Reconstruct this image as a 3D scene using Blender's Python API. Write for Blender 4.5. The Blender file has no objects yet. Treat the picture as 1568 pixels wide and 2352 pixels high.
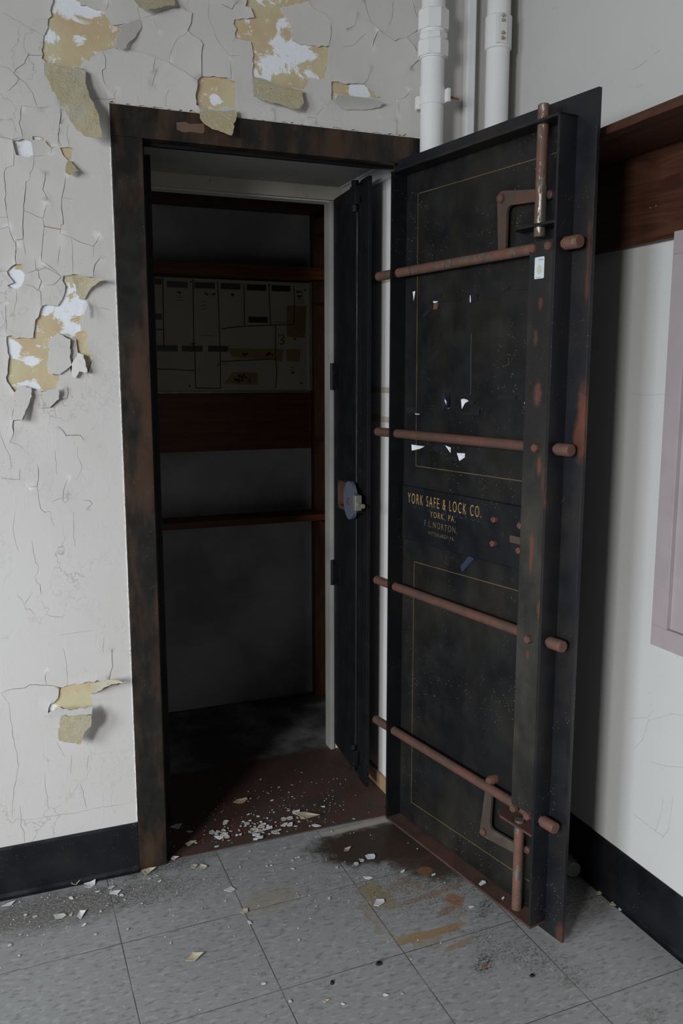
import bpy, bmesh, math, random
import numpy as np
from mathutils import Vector, Matrix
from mathutils.geometry import delaunay_2d_cdt
C = bpy.context.scene.collection
PI = math.pi
# ------------------------------------------------------------------ camera
FPX, W, H = 1971.0, 1568, 2352
PITCH, YAW, HC = math.atan(311/1971), math.radians(21.93), 1.34
cam = bpy.data.cameras.new('camera'); co = bpy.data.objects.new('camera', cam); C.objects.link(co)
cam.sensor_fit = 'HORIZONTAL'; cam.sensor_width = 36; cam.lens = FPX/W*36
cam.clip_start = 0.05
co.location = (0, 0, HC); co.rotation_euler = (PI/2-PITCH, 0, -YAW)
bpy.context.scene.camera = co
# ------------------------------------------------------------------ light
sc = bpy.context.scene
sc.view_settings.view_transform = 'Standard'; sc.view_settings.look = 'None'
sc.view_settings.gamma = 1; sc.view_settings.exposure = -0.30
wd = bpy.data.worlds.new('world'); sc.world = wd; wd.use_nodes = True
wd.node_tree.nodes['Background'].inputs[0].default_value = (0.55, 0.65, 0.8, 1)
wd.node_tree.nodes['Background'].inputs[1].default_value = 0.12
def area(name, loc, size, sizey, rot, power, col):
    l = bpy.data.lights.new(name, 'AREA'); l.shape = 'RECTANGLE'; l.size = size; l.size_y = sizey
    l.energy = power; l.color = col
    l.spread = math.radians(SPREAD)
    o = bpy.data.objects.new(name, l); C.objects.link(o); o.location = loc
    o.rotation_euler = Vector(rot).to_track_quat('-Z', 'Y').to_euler()   # size = width, size_y = height
    return o
SPREAD = 115      # the sky outside sends its light down and into the room
# daylight in the two window openings of the left wall (light faces +x)
WIN = [(-1.95, -1.17, 1.0, 2.45), (-0.47, 0.53, 1.0, 2.45)]     # y0, y1, z0, z1
area('daylight_far', (-2.93, -1.56, 1.72), .72, 1.4, (1, .70, -.75), 105, (0.985, 0.985, 0.985))
area('daylight_near', (-2.93, 0.03, 1.72), .95, 1.4, (1, .45, -.75), 60, (0.85, 0.925, 1.0))
# ------------------------------------------------------------------ photo geometry helpers
fw = np.array([math.sin(YAW)*math.cos(PITCH), math.cos(YAW)*math.cos(PITCH), -math.sin(PITCH)])
rt = np.array([math.cos(YAW), -math.sin(YAW), 0.0]); up = np.cross(rt, fw); CP = np.array([0, 0, HC])
def ray(x, y): return fw*FPX + rt*(x-784) - up*(y-1176)
def on_floor(x, y, z=0.0):
    r = ray(x, y); return CP + r*((z-HC)/r[2])
WY = 2.235
def on_wall(x, y, Y=WY):
    r = ray(x, y); return CP + r*(Y/r[1])
def on_side(x, y, X=1.42):
    r = ray(x, y); return CP + r*(X/r[0])
# ------------------------------------------------------------------ mesh builder
class MB:
    def __init__(s): s.v = []; s.f = []; s.m = []
    def add(s, vs, fs, mi=0, M=None):
        n = len(s.v)
        for v in vs: s.v.append(tuple(M @ Vector(v)) if M else tuple(v))
        for f in fs: s.f.append([i+n for i in f]); s.m.append(mi)
        return s
    def box(s, a, b, mi=0, M=None):
        x0, y0, z0 = a; x1, y1, z1 = b
        return s.add([(x0,y0,z0),(x1,y0,z0),(x1,y1,z0),(x0,y1,z0),(x0,y0,z1),(x1,y0,z1),(x1,y1,z1),(x0,y1,z1)],
              [(0,3,2,1),(4,5,6,7),(0,1,5,4),(1,2,6,5),(2,3,7,6),(3,0,4,7)], mi, M)
    def bbox(s, a, b, c=0.002, mi=0, M=None):      # bevelled box
        bm = bmesh.new(); bmesh.ops.create_cube(bm, size=1)
        for v in bm.verts:
            v.co = Vector([(a[i]+b[i])/2 + v.co[i]*(b[i]-a[i]) for i in range(3)])
        bmesh.ops.bevel(bm, geom=bm.edges[:], offset=c, segments=2, affect='EDGES', profile=.6)
        bm.verts.index_update()
        s.add([v.co[:] for v in bm.verts], [[v.index for v in f.verts] for f in bm.faces], mi, M); bm.free(); return s
    def lathe(s, p, axis, prof, n=24, mi=0, M=None):
        axis = Vector(axis).normalized(); t = axis.orthogonal().normalized(); b = axis.cross(t); p = Vector(p)
        vs = []; fs = []
        for (r, h) in prof:
            for k in range(n):
                a = 2*PI*k/n; vs.append(p + axis*h + (t*math.cos(a)+b*math.sin(a))*r)
        for i in range(len(prof)-1):
            for k in range(n):
                k2 = (k+1) % n; fs.append((i*n+k, i*n+k2, (i+1)*n+k2, (i+1)*n+k))
        fs.append(tuple(range(n))[::-1]); fs.append(tuple((len(prof)-1)*n+k for k in range(n)))
        return s.add(vs, fs, mi, M)
    def cyl(s, p, q, r, n=20, c=0.0, mi=0, M=None):
        p = Vector(p); q = Vector(q); L = (q-p).length
        pr = [(r, 0), (r, L)] if c == 0 else [(r-c, 0), (r, c), (r, L-c), (r-c, L)]
        return s.lathe(p, q-p, pr, n, mi, M)
    def prism(s, pts, n0, n1, fn, mi=0, M=None):   # polygon pts (2d) extruded between n0 and n1; fn maps (a,b,h)->3d
        k = len(pts)
        vs = [fn(a, b, n0) for a, b in pts] + [fn(a, b, n1) for a, b in pts]
        fs = [tuple(range(k))[::-1], tuple(range(k, 2*k))] + [(i, (i+1) % k, k+(i+1) % k, k+i) for i in range(k)]
        return s.add(vs, fs, mi, M)
    def tube(s, pts, r, n=8, mi=0, M=None):
        P = [Vector(p) for p in pts]
        for i in range(len(P)-1): s.cyl(P[i], P[i+1], r, n, 0, mi, M)
        return s
def obj(name, mb, mat, parent=None, smooth=False, **kw):
    me = bpy.data.meshes.new(name); me.from_pydata(mb.v, [], mb.f)
    for m in (mat if isinstance(mat, (list, tuple)) else [mat]): me.materials.append(m)
    for i, p in enumerate(me.polygons): p.material_index = mb.m[i]
    bm = bmesh.new(); bm.from_mesh(me); bmesh.ops.recalc_face_normals(bm, faces=bm.faces); bm.to_mesh(me); bm.free()
    if smooth:
        me.set_sharp_from_angle(angle=math.radians(35)); 
        for p in me.polygons: p.use_smooth = True
    o = bpy.data.objects.new(name, me); C.objects.link(o)
    if parent: o.parent = parent
    for k, v in kw.items(): o[k] = v
    return o
def thing(name, label, cat, loc=(0,0,0), rz=0, group=None):
    o = bpy.data.objects.new(name, None); C.objects.link(o); o.location = loc; o.rotation_euler = (0, 0, rz)
    o.empty_display_size = .05; o['label'] = label; o['category'] = cat
    if group: o['group'] = group
    return o
def struct(name, mb, mat, parent=None, smooth=False):
    o = obj(name, mb, mat, parent, smooth)
    if not parent: o['kind'] = 'structure'
    return o
# ------------------------------------------------------------------ materials
class NT:
    def __init__(s, name):
        s.m = bpy.data.materials.new(name); s.m.use_nodes = True; s.t = s.m.node_tree
        s.b = s.t.nodes['Principled BSDF']; s.co = s.t.nodes.new('ShaderNodeTexCoord').outputs['Object']
    def L(s, a, b): s.t.links.new(a, b)
    def val(s, sock, v):
        if hasattr(v, 'is_output'): s.L(v, sock)
        elif isinstance(v, (tuple, list)) and len(v) == 3 and sock.type == 'RGBA': sock.default_value = (*v, 1)
        else: sock.default_value = v
    def map(s, scale=(1,1,1), rot=(0,0,0), loc=(0,0,0), src=None):
        n = s.t.nodes.new('ShaderNodeMapping'); s.L(src or s.co, n.inputs[0])
        n.inputs['Scale'].default_value = scale; n.inputs['Rotation'].default_value = rot; n.inputs['Location'].default_value = loc
        return n.outputs[0]
    def noise(s, sc, det=4, rough=.55, vec=None, dist=0, col=False):
        n = s.t.nodes.new('ShaderNodeTexNoise'); s.L(vec or s.co, n.inputs['Vector'])
        n.inputs['Scale'].default_value = sc; n.inputs['Detail'].default_value = det
        n.inputs['Roughness'].default_value = rough; n.inputs['Distortion'].default_value = dist
        return n.outputs['Color'] if col else n.outputs['Fac']
    def vor(s, sc, feat='F1', vec=None, rnd=1, out='Distance'):
        n = s.t.nodes.new('ShaderNodeTexVoronoi'); n.feature = feat; s.L(vec or s.co, n.inputs['Vector'])
        n.inputs['Scale'].default_value = sc; n.inputs['Randomness'].default_value = rnd
        return n.outputs[out]
    def ramp(s, f, a, b, lo=0.0, hi=1.0):
        n = s.t.nodes.new('ShaderNodeMapRange'); n.interpolation_type = 'SMOOTHSTEP'
        s.val(n.inputs[0], f); n.inputs[1].default_value = a; n.inputs[2].default_value = b
        n.inputs[3].default_value = lo; n.inputs[4].default_value = hi
        return n.outputs[0]
    def mix(s, f, a, b, mode='MIX'):
        n = s.t.nodes.new('ShaderNodeMix'); n.data_type = 'RGBA'; n.blend_type = mode
        s.val(n.inputs[0], f); s.val(n.inputs[6], a); s.val(n.inputs[7], b); return n.outputs[2]
    def mth(s, op, a, b=0.0, c=0.0):
        n = s.t.nodes.new('ShaderNodeMath'); n.operation = op
        s.val(n.inputs[0], a); s.val(n.inputs[1], b)
        if op in ('MULTIPLY_ADD',): s.val(n.inputs[2], c)
        return n.outputs[0]
    def vadd(s, a, b, k=1.0):
        n = s.t.nodes.new('ShaderNodeVectorMath'); n.operation = 'MULTIPLY_ADD'
        s.val(n.inputs[0], b); n.inputs[1].default_value = (k, k, k); s.val(n.inputs[2], a); return n.outputs[0]
    def xyz(s, v=None):
        n = s.t.nodes.new('ShaderNodeSeparateXYZ'); s.L(v or s.co, n.inputs[0]); return n.outputs
    def bump(s, h, k=.3, d=.002, nrm=None):
        n = s.t.nodes.new('ShaderNodeBump'); n.inputs['Strength'].default_value = k; n.inputs['Distance'].default_value = d
        s.val(n.inputs['Height'], h)
        if nrm: s.L(nrm, n.inputs['Normal'])
        return n.outputs[0]
    def out(s, col, rough=.6, metal=0.0, nrm=None, spec=.5):
        s.val(s.b.inputs['Base Color'], col); s.val(s.b.inputs['Roughness'], rough); s.val(s.b.inputs['Metallic'], metal)
        s.b.inputs['Specular IOR Level'].default_value = spec
        if nrm: s.L(nrm, s.b.inputs['Normal'])
        return s.m
def paint_mat(name, c1, c2, crack=0.0):
    n = NT(name)
    f = n.ramp(n.noise(1.6, 5), .3, .7)
    col = n.mix(f, c1, c2)
    col = n.mix(n.ramp(n.noise(60, 3), .62, .75, 0, .25), col, tuple(x*.75 for x in c1))
    nr = n.bump(n.noise(90, 5, .6), .25, .001)
    nr = n.bump(n.noise(5, 3, .5), .35, .004, nr)
    if crack:
        w = n.map((1, 1, .45))
        w = n.vadd(w, n.noise(5, 5, .6, col=True), .22)
        e = n.vor(9, 'DISTANCE_TO_EDGE', w)
        zz = n.xyz()[2]; xx = n.xyz()[0]
        msk = n.mth('MULTIPLY', n.ramp(n.noise(2.3, 3), .47, .62), n.ramp(xx, .27, .10, 0.10, .55))
        ln = n.mth('MULTIPLY', n.ramp(e, .006, .012, 1, 0), msk)
        e2 = n.vor(34, 'DISTANCE_TO_EDGE', n.vadd(n.map((1, 1, .3)), n.noise(12, 4, .6, col=True), .12))
        ln2 = n.mth('MULTIPLY', n.ramp(e2, .008, .02, 1, 0), n.mth('MULTIPLY', n.ramp(n.noise(9, 3), .5, .6), n.ramp(zz, 1.75, 1.5)))
        ln2 = n.mth('MULTIPLY', ln2, .20)
        k = n.mth('MAXIMUM', n.mth('MULTIPLY', ln, crack), ln2)
        col = n.mix(n.mth('MULTIPLY', k, .8), col, (.16, .155, .14))
        nr = n.bump(n.mth('SUBTRACT', 1.0, k), .5, .0012, nr)
        # old brush wrinkles
        nr = n.bump(n.ramp(n.noise(26, 6, .7, n.map((1, 1, .35))), .52, .75), .22, .0015, nr)
    return n.out(col, .62, 0, nr, .35)
PAINT = paint_mat('grey_wall_paint', (.57, .553, .53), (.62, .603, .585), 1.0)
PAINT_SIDE = paint_mat('white_side_paint', (.55, .55, .535), (.585, .585, .57))
PAINT_PIPE = paint_mat('white_pipe_paint', (.72, .73, .73), (.76, .76, .75))
def plaster():
    n = NT('bare_plaster'); w = n.map((1, 1, 1.1), (0, .5, 0))
    nz = n.noise(9, 8, .72, w, .6)
    for (px, py, r, k) in ((200,670,0.030,0.22),(185,705,0.028,0.22),(28,800,0.028,0.22),(55,340,0.050,0.30),(30,640,0.035,0.25),(150,15,0.049,0.09),(215,20,0.049,0.09),(185,100,0.035,0.09),(115,85,0.028,0.09),(660,130,0.063,0.09),(700,100,0.056,0.09),(620,145,0.042,0.09),(820,212,0.050,0.20),(495,225,0.025,0.20),(690,175,0.042,0.05),(75,830,0.028,0.09),(172,770,0.035,0.09),(150,60,0.030,-0.12),(235,70,0.050,-0.12),(150,130,0.040,-0.12),(620,60,0.045,-0.12),(660,80,0.030,-0.12),(740,150,0.030,-0.12),(640,190,0.030,-0.12),(495,195,0.030,-0.12),(115,745,0.040,-0.12),(40,860,0.050,-0.12),(105,860,0.050,-0.12),(190,790,0.040,-0.10),(180,1610,0.100,-0.12),(155,370,0.040,-0.12)):
        p = on_wall(px, py); q = n.map((1, 0, 1), (0, 0, 0), (-p[0], 0, -p[2]))
        ln = n.t.nodes.new('ShaderNodeVectorMath'); ln.operation = 'LENGTH'; n.L(q, ln.inputs[0])
        nz = n.mth('ADD', nz, n.ramp(ln.outputs['Value'], r, 0.0, 0, k*1.25))
    f = n.ramp(nz, .515, .55)
    cream = n.mix(n.ramp(n.noise(9, 4), .35, .65), (.54, .42, .27), (.57, .51, .33))
    col = n.mix(f, cream, (.80, .83, .88))
    col = n.mix(n.ramp(n.noise(45, 5, .7), .6, .68), col, (.72, .69, .58))
    return n.out(col, .8, 0, n.bump(n.noise(50, 6, .7), .5, .003), .2)
PLASTER = plaster()
def flapmat():
    n = NT('paint_underside'); 
    col = n.mix(n.ramp(n.noise(14, 5), .35, .7), (.60, .51, .31), (.58, .56, .44))
    col = n.mix(n.ramp(n.noise(70, 5, .7), .58, .66), col, (.76, .70, .54))
    col = n.mix(n.ramp(n.vor(55), .12, .05), col, (.30, .22, .12))
    return n.out(col, .75, 0, n.bump(n.noise(45, 7, .8), 1.0, .008), .25)
UNDER = flapmat()
def black_paint(name, base=(.0075, .0078, .0088), warm=(.021, .019, .014), rust=0.0, rough=.42, dust=1.0, cloud=.9, spec=.45, blobs=()):
    n = NT(name)
    f = n.ramp(n.noise(6, 6, .6, n.map((1, 1, .6))), .40, .72, 0, cloud)
    col = n.mix(f, base, warm)
    if rust:
        r = n.ramp(n.noise(9, 5, .6, n.map((1, 1, .35))), .72-rust, .80-rust)
        col = n.mix(n.mth('MULTIPLY', r, .75), col, (.095, .036, .022))
    for (w_, z_, rw, rz, k_) in blobs:      # rust bloom with its own place on the steel
        q = n.map((1/rw, 0, 1/rz), (0, 0, 0), (-w_/rw, 0, -z_/rz)); ln = n.t.nodes.new('ShaderNodeVectorMath'); ln.operation = 'LENGTH'; n.L(q, ln.inputs[0])
        dd_ = n.mth('ADD', ln.outputs['Value'], n.mth('MULTIPLY', n.mth('SUBTRACT', n.noise(22, 5, .65), .5), 1.8))
        col = n.mix(n.ramp(dd_, 1.3, .5, 0, k_), col, (.115, .043, .026))
    d = n.vor(150, 'F1'); rm = n.ramp(n.noise(5, 3), .45, .65)
    sp = n.mth('MULTIPLY', n.ramp(d, .17, .08), n.mth('MULTIPLY', rm, n.ramp(n.noise(40, 2), .5, .55)))
    col = n.mix(n.mth('MULTIPLY', sp, .55*dust), col, (.55, .54, .5))
    ro = n.ramp(n.noise(12, 4), .3, .7, rough-.1, rough+.15)
    return n.out(col, ro, 0, n.bump(n.noise(80, 4), .12, .001), spec)
BLACK = black_paint('black_safe_paint')
BLACKD = black_paint('black_gloss_paint', (.004, .0045, .006), (.008, .0075, .007), 0, .45, .6, .9, .3)
PLATEB = black_paint('black_plate_blue', (.008, .009, .013), (.022, .018, .015), .07, .36, .8)
STRIP = black_paint('worn_lock_strip', (.017, .0165, .015), (.036, .033, .027), .07, .5, .5, 1.0)
LEAFM = black_paint('inner_leaf_black', (.0045, .005, .0065), (.008, .008, .009), 0, .55, .4, .9, .25)
def rust(name, c1=(.125, .055, .043), c2=(.085, .05, .038), bare=0.0, rough=.62):
    n = NT(name)
    col = n.mix(n.ramp(n.noise(18, 6), .35, .65), c1, c2)
    col = n.mix(n.ramp(n.noise(120, 4, .7), .55, .7, 0, .6), col, (.06, .035, .026))
    met = 0.0
    if bare:
        b = n.ramp(n.noise(30, 6, .7, n.map((1, 1, .35))), .62-bare*.2, .68-bare*.2)
        col = n.mix(b, col, (.26, .235, .205)); met = n.mth('MULTIPLY', b, .75)
        rough = n.ramp(b, 0, 1, .62, .32)
    return n.out(col, rough, met, n.bump(n.noise(160, 5, .7), .6, .0012), .4)
RUST = rust('rust_rod'); RUSTB = rust('rust_and_bare_steel', (.15, .068, .048), (.10, .06, .042), .55); RUSTD = rust('dark_rust', (.085, .040, .030), (.05, .030, .024))
RUSTO = rust('worn_steel_arm', (.06, .045, .037), (.115, .048, .032)); STEEL = rust('bare_steel', (.22, .20, .18), (.30, .28, .25), .9)
def frame_mat():
    n = NT('dark_brown_frame')
    f = n.ramp(n.noise(7, 7, .65, n.map((1.8, 1.8, .5))), .40, .62)
    col = n.mix(f, (.010, .009, .008), (.050, .027, .015))
    col = n.mix(n.ramp(n.noise(3, 3), .58, .72), col, (.030, .030, .020))
    sp = n.mth('MULTIPLY', n.ramp(n.vor(110), .10, .05), n.ramp(n.noise(14, 2), .5, .58))
    col = n.mix(n.mth('MULTIPLY', sp, .5), col, (.5, .48, .44))
    return n.out(col, n.ramp(n.noise(20, 4), .3, .7, .38, .6), 0, n.bump(n.noise(40, 5), .3, .002), .4)
FRAME = frame_mat()
def wood(name, c1, c2, sc=(1, 14, 14), rough=.5):
    n = NT(name); w = n.map(sc)
    g = n.noise(3, 8, .6, w, 1.2)
    return n.out(n.mix(n.ramp(g, .35, .65), c1, c2), rough, 0, n.bump(g, .15, .002), .35)
WOODR = wood('red_brown_wood', (.080, .025, .010), (.145, .045, .018), (1.2, 10, 14))
WOODS = wood('coat_shelf_wood', (.040, .015, .008), (.075, .030, .017), (14, 1.2, 14))
WOODD = wood('dark_vault_wood', (.05, .022, .013), (.09, .038, .022), (6, 6, 2))
def simple(name, c, rough=.6, metal=0, bump=.2, sc=60, var=.15):
    n = NT(name); col = n.mix(n.ramp(n.noise(sc/6, 4), .3, .7), c, tuple(x*(1-var) for x in c))
    return n.out(col, rough, metal, n.bump(n.noise(sc, 4), bump, .001), .4)
BASEB = black_paint('black_base_paint', (.0045, .005, .0075), (.008, .008, .010), 0, .42, .5)
VWALL = simple('vault_plaster', (.56, .56, .56), .85, 0, .6, 14, .5)
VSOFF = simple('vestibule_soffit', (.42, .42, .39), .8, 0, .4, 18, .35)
VJAMB = simple('white_jamb_paint', (.68, .67, .66), .7, 0, .3, 25, .1)
def trimrust():
    n = NT('chipped_cream_trim'); col = n.mix(n.ramp(n.noise(22, 5, .6), .64, .70), (.50, .47, .40), (.09, .045, .03))
    return n.out(col, .7, 0, n.bump(n.noise(40, 5), .4, .002))
TRIMR = trimrust()
MAUVE = simple('mauve_paint', (.385, .335, .345), .55, 0, .25, 90, .08)
BOARD = simple('cream_board', (.40, .375, .30), .6, 0, .1, 20, .12)
INK = simple('black_marker', (.012, .012, .014), .6)
TAPEK = simple('black_label', (.02, .02, .024), .3)
TAPEO = simple('old_orange_tape', (.33, .215, .085), .5, 0, .1, 20, .35)
PAPER = simple('white_paper', (.72, .74, .80), .6)
GOLD = simple('gold_pinstripe', (.16, .115, .05), .5, 0, .1, 60, .5)
GOLDT = simple('gold_lettering', (.46, .27, .11), .5, 0, .1, 120, .3)
GREENT = simple('dark_green_shadow_lettering', (.022, .035, .032), .5)
SLATE = simple('slate_blue_painted_steel', (.095, .11, .145), .45, 0, .2, 60, .1)
GALV = simple('aged_zinc', (.30, .29, .25), .45, .5, .5, 200, .35)
CHIP = simple('paint_chip_grey', (.52, .51, .47), .7, 0, .3, 90, .15)
CHIPC = simple('paint_chip_cream', (.48, .43, .30), .75, 0, .5, 90, .25)
CHIPW = simple('paint_chip_white', (.66, .67, .68), .7, 0, .2, 90, .1)
CRUD = simple('dark_crumb', (.02, .018, .016), .8)
def tapeclear():
    n = NT('clear_tape'); n.b.inputs['Transmission Weight'].default_value = .5; n.b.inputs['IOR'].default_value = 1.3
    return n.out(n.mix(n.ramp(n.noise(40), .4, .6), (.014, .018, .03), (.03, .035, .05)), .25)
TAPEC = tapeclear()
def glassm():
    n = NT('clear_glass'); n.b.inputs['Transmission Weight'].default_value = .82; n.b.inputs['IOR'].default_value = 1.45
    return n.out((.85, .88, .88), n.ramp(n.noise(30), .3, .7, .05, .15))
GLASS = glassm()
def floor_mat():
    n = NT('vinyl_tile_floor'); x, y, z = n.xyz()
    tx = n.mth('DIVIDE', n.mth('SUBTRACT', x, .5160-6.12), .306)
    ty = n.mth('DIVIDE', n.mth('SUBTRACT', n.mth('SUBTRACT', y, n.mth('MULTIPLY', n.mth('SUBTRACT', x, .5158), .028)), 1.927-6.0), .3005)
    fx = n.mth('FRACT', tx); fy = n.mth('FRACT', ty)
    ex = n.mth('MINIMUM', fx, n.mth('SUBTRACT', 1.0, fx)); ey = n.mth('MINIMUM', fy, n.mth('SUBTRACT', 1.0, fy))
    e = n.mth('MINIMUM', ex, ey)
    ci = n.mth('FRACT', n.mth('MULTIPLY', n.mth('ADD', n.mth('FLOOR', tx), n.mth('FLOOR', ty)), .5))
    ck = n.mth('GREATER_THAN', ci, .25)
    # streaked chips in the vinyl, turned a quarter on alternate tiles
    def streak(rot, seed):
        w = n.map((1, 2.6, 1), (0, 0, rot), (seed, seed*.3, 0))
        a = n.ramp(n.noise(40, 4, .6, w), .54, .63); b = n.ramp(n.noise(36, 4, .6, n.map((1, 2.6, 1), (0, 0, rot), (seed+4, 2, 0))), .53, .62)
        return a, b
    a1, b1 = streak(.25, 1.0); a2, b2 = streak(.25+PI/2, 7.0)
    def mx(f, p, q): 
        m = n.t.nodes.new('ShaderNodeMix'); m.data_type = 'FLOAT'; n.val(m.inputs[0], f); n.val(m.inputs[2], p); n.val(m.inputs[3], q); return m.outputs[0]
    dk = mx(ck, a1, a2); lt = mx(ck, b1, b2)
    base = n.mix(n.ramp(n.noise(1.3, 4), .3, .7), (.245, .248, .248), (.29, .294, .294))
    cell = n.t.nodes.new('ShaderNodeTexWhiteNoise'); cell.noise_dimensions = '2D'
    cb = n.t.nodes.new('ShaderNodeCombineXYZ'); n.L(n.mth('FLOOR', tx), cb.inputs[0]); n.L(n.mth('FLOOR', ty), cb.inputs[1]); n.L(cb.outputs[0], cell.inputs['Vector'])
    base = n.mix(n.mth('MULTIPLY', cell.outputs['Value'], .18), base, (.22, .22, .21))
    col = n.mix(n.mth('MULTIPLY', lt, .42), base, (.40, .40, .385))
    col = n.mix(n.mth('MULTIPLY', dk, .55), col, (.13, .127, .12))
    # dirt and rust stains: centre x, y, radii, turn, strength, colour
    wob = n.noise(24, 7, .68); wob2 = n.noise(170, 5, .75)
    def blob(px, py, rx, ry, rot, k, c, soft=.35, wk=1.2, spk=0.0, ring=None):
        nonlocal col
        p = on_floor(px, py)
        v = n.map((1, 1, 1), (0, 0, 0), (-p[0], -p[1], 0)); v = n.map((1/rx, 1/ry, 0), (0, 0, 0), (0, 0, 0), n.map((1, 1, 1), (0, 0, -rot), (0, 0, 0), v))
        ln = n.t.nodes.new('ShaderNodeVectorMath'); ln.operation = 'LENGTH'; n.L(v, ln.inputs[0])
        d = n.mth('ADD', ln.outputs['Value'], n.mth('MULTIPLY', n.mth('SUBTRACT', wob, .5), wk*1.8))
        f = n.ramp(d, 1+soft, 1-soft, 0, k)
        if ring: f = n.mth('MULTIPLY', f, n.ramp(d, ring-.2, ring+.15))
        if spk: f = n.mth('MULTIPLY', f, n.ramp(wob2, .5-spk*.1, .62-spk*.1))
        col = n.mix(f, col, c)
    blob(885, 1935, .22, .105, -.12, .97, (.034, .021, .013), .2, .45)
    blob(975, 1965, .10, .10, .2, .8, (.05, .030, .018), .4, .8)
    blob(868, 2062, .035, .060, .4, .6, (.25, .19, .09), .3, .7)
    blob(850, 2035, .03, .025, 0, .55, (.24, .19, .10), .3, .7)
    blob(1010, 1985, .10, .08, .1, .8, (.045, .03, .02), .5, 1.0)
    blob(768, 1912, .045, .014, 0, .6, (.40, .37, .33), .4, .5)
    blob(832, 1896, .115, .012, .03, .85, (.42, .36, .30), .4, .35)
    blob(950, 2095, .125, .125, .3, .62, (.25, .165, .08), .06, .9, 0, .86)
    blob(1000, 2142, .095, .014, .05, .75, (.27, .17, .08), .15, .9)
    blob(945, 2152, .05, .012, .05, .65, (.27, .19, .09), .15, .9)
    blob(990, 2055, .11, .010, .1, .6, (.25, .16, .08), .3, .9)
    blob(975, 2000, .022, .02, .2, .75, (.26, .11, .05), .2, .5)
    blob(1042, 2065, .022, .030, .3, .75, (.26, .12, .055), .2, .6)
    blob(1025, 2092, .03, .012, .3, .6, (.20, .10, .05), .2, .6)
    blob(1055, 2168, .045, .010, .2, .6, (.25, .15, .07), .3, .7)
    blob(1110, 2215, .035, .022, .6, .95, (.018, .014, .010), .6, 1.4, .5)
    blob(1112, 2218, .008, .006, .6, .8, (.20, .09, .04), .5, .6)
    blob(1120, 2082, .04, .02, .6, .8, (.03, .027, .024), .6, 1.4, .5)
    blob(1195, 2190, .14, .05, -.9, .75, (.05, .048, .045), .6, 1.4, .2)
    blob(1000, 2010, .30, .17, -.3, .75, (.055, .045, .035), .6, 1.4, .1)
    blob(120, 2090, .28, .075, 0, .75, (.075, .065, .052), .5, 1.1, .9)
    blob(380, 2040, .16, .07, 0, .65, (.07, .06, .05), .6, 1.2, .2)
    blob(360, 1990, .14, .035, 0, .75, (.05, .042, .034), .5, .8, .8)
    blob(620, 2065, .07, .05, .3, .4, (.24, .20, .12), .6, .8)
    blob(1310, 2255, .03, .02, 0, .6, (.10, .085, .06), .5, .9, .5)
    blob(1500, 2330, .03, .02, 0, .6, (.10, .085, .06), .5, .9, .5)
    blob(1310, 2060, .12, .10, 0, .7, (.09, .085, .075), .5, .8, .8)
    # grit
    g = n.mth('MULTIPLY', n.ramp(n.vor(210), .16, .09), n.ramp(n.noise(7, 4), .40, .62))
    rgt = n.ramp(x, .35, .95, .12, .9)
    col = n.mix(n.mth('MULTIPLY', g, rgt), col, (.03, .03, .028))
    seam = n.mth('MULTIPLY', n.ramp(e, .0026, .0046, 1, 0), n.ramp(n.noise(6, 3), .3, .6, .45, .95))
    col = n.mix(seam, col, (.05, .047, .042))
    nr = n.bump(n.ramp(e, .002, .008), .3, .001); nr = n.bump(n.noise(200, 3), .08, .001, nr)
    return n.out(col, n.ramp(wob, .3, .7, .42, .62), 0, nr, .4)
FLOOR = floor_mat()
def vestfloor():
    n = NT('maroon_painted_floor')
    y = n.xyz()[1]; x = n.xyz()[0]
    col = n.mix(n.ramp(n.noise(9, 6, .65), .38, .62), (.075, .032, .028), (.050, .034, .028))
    col = n.mix(n.ramp(n.noise(3, 4), .55, .7), col, (.035, .028, .022))
    vault = n.mix(n.ramp(n.noise(5, 6, .6), .40, .7), (.045, .044, .040), (.24, .245, .25))
    yy = n.mth('ADD', y, n.mth('MULTIPLY', n.noise(8, 4), .10))
    col = n.mix(n.ramp(yy, 2.80, 2.84), col, vault)
    sp = n.mth('MULTIPLY', n.ramp(n.vor(120), .15, .08), n.ramp(n.noise(6, 3), .42, .6))
    col = n.mix(n.mth('MULTIPLY', sp, .7), col, (.4, .38, .35))
    return n.out(col, .62, 0, n.bump(n.noise(60, 5, .7), .5, .002))
VFLOOR = vestfloor()

# ------------------------------------------------------------------ room shell
struct('floor', MB().box((-3, -3.4, -.05), (1.42, 2.245, 0)), FLOOR)
struct('floor_vault', MB().box((-.2, 2.245, -.05), (1.5, 3.5, 0)), VFLOOR)
struct('ceiling', MB().box((-3.1, -3.5, 3.1), (1.55, 2.4, 3.2)), simple('ceiling_paint', (.12, .12, .115)))
wr = struct('wall_right', MB().box((1.42, -3.5, -.05), (1.55, 2.40, 3.2)), PAINT_SIDE)
struct('wall_front', MB().box((-3.1, -3.5, -.05), (1.55, -3.4, 3.2)), simple('far_wall_low_bounce', (.05, .045, .04)))  # out of view; dark colour invented to cut light bounced into the shadows
m = MB(); x0, x1 = -3.1, -3.0
m.box((x0, -3.4, -.05), (x1, 2.4, 1.0)).box((x0, -3.4, 2.28), (x1, 2.4, 3.2))
m.box((x0, -3.4, 1.0), (x1, WIN[0][0], 2.45)).box((x0, WIN[0][1], 1.0), (x1, WIN[1][0], 2.45)).box((x0, WIN[1][1], 1.0), (x1, 2.4, 2.45))
struct('wall_left', m, simple('left_wall_low_bounce', (.055, .05, .045)))  # unseen wall, made dark so little window light bounces back
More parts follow.
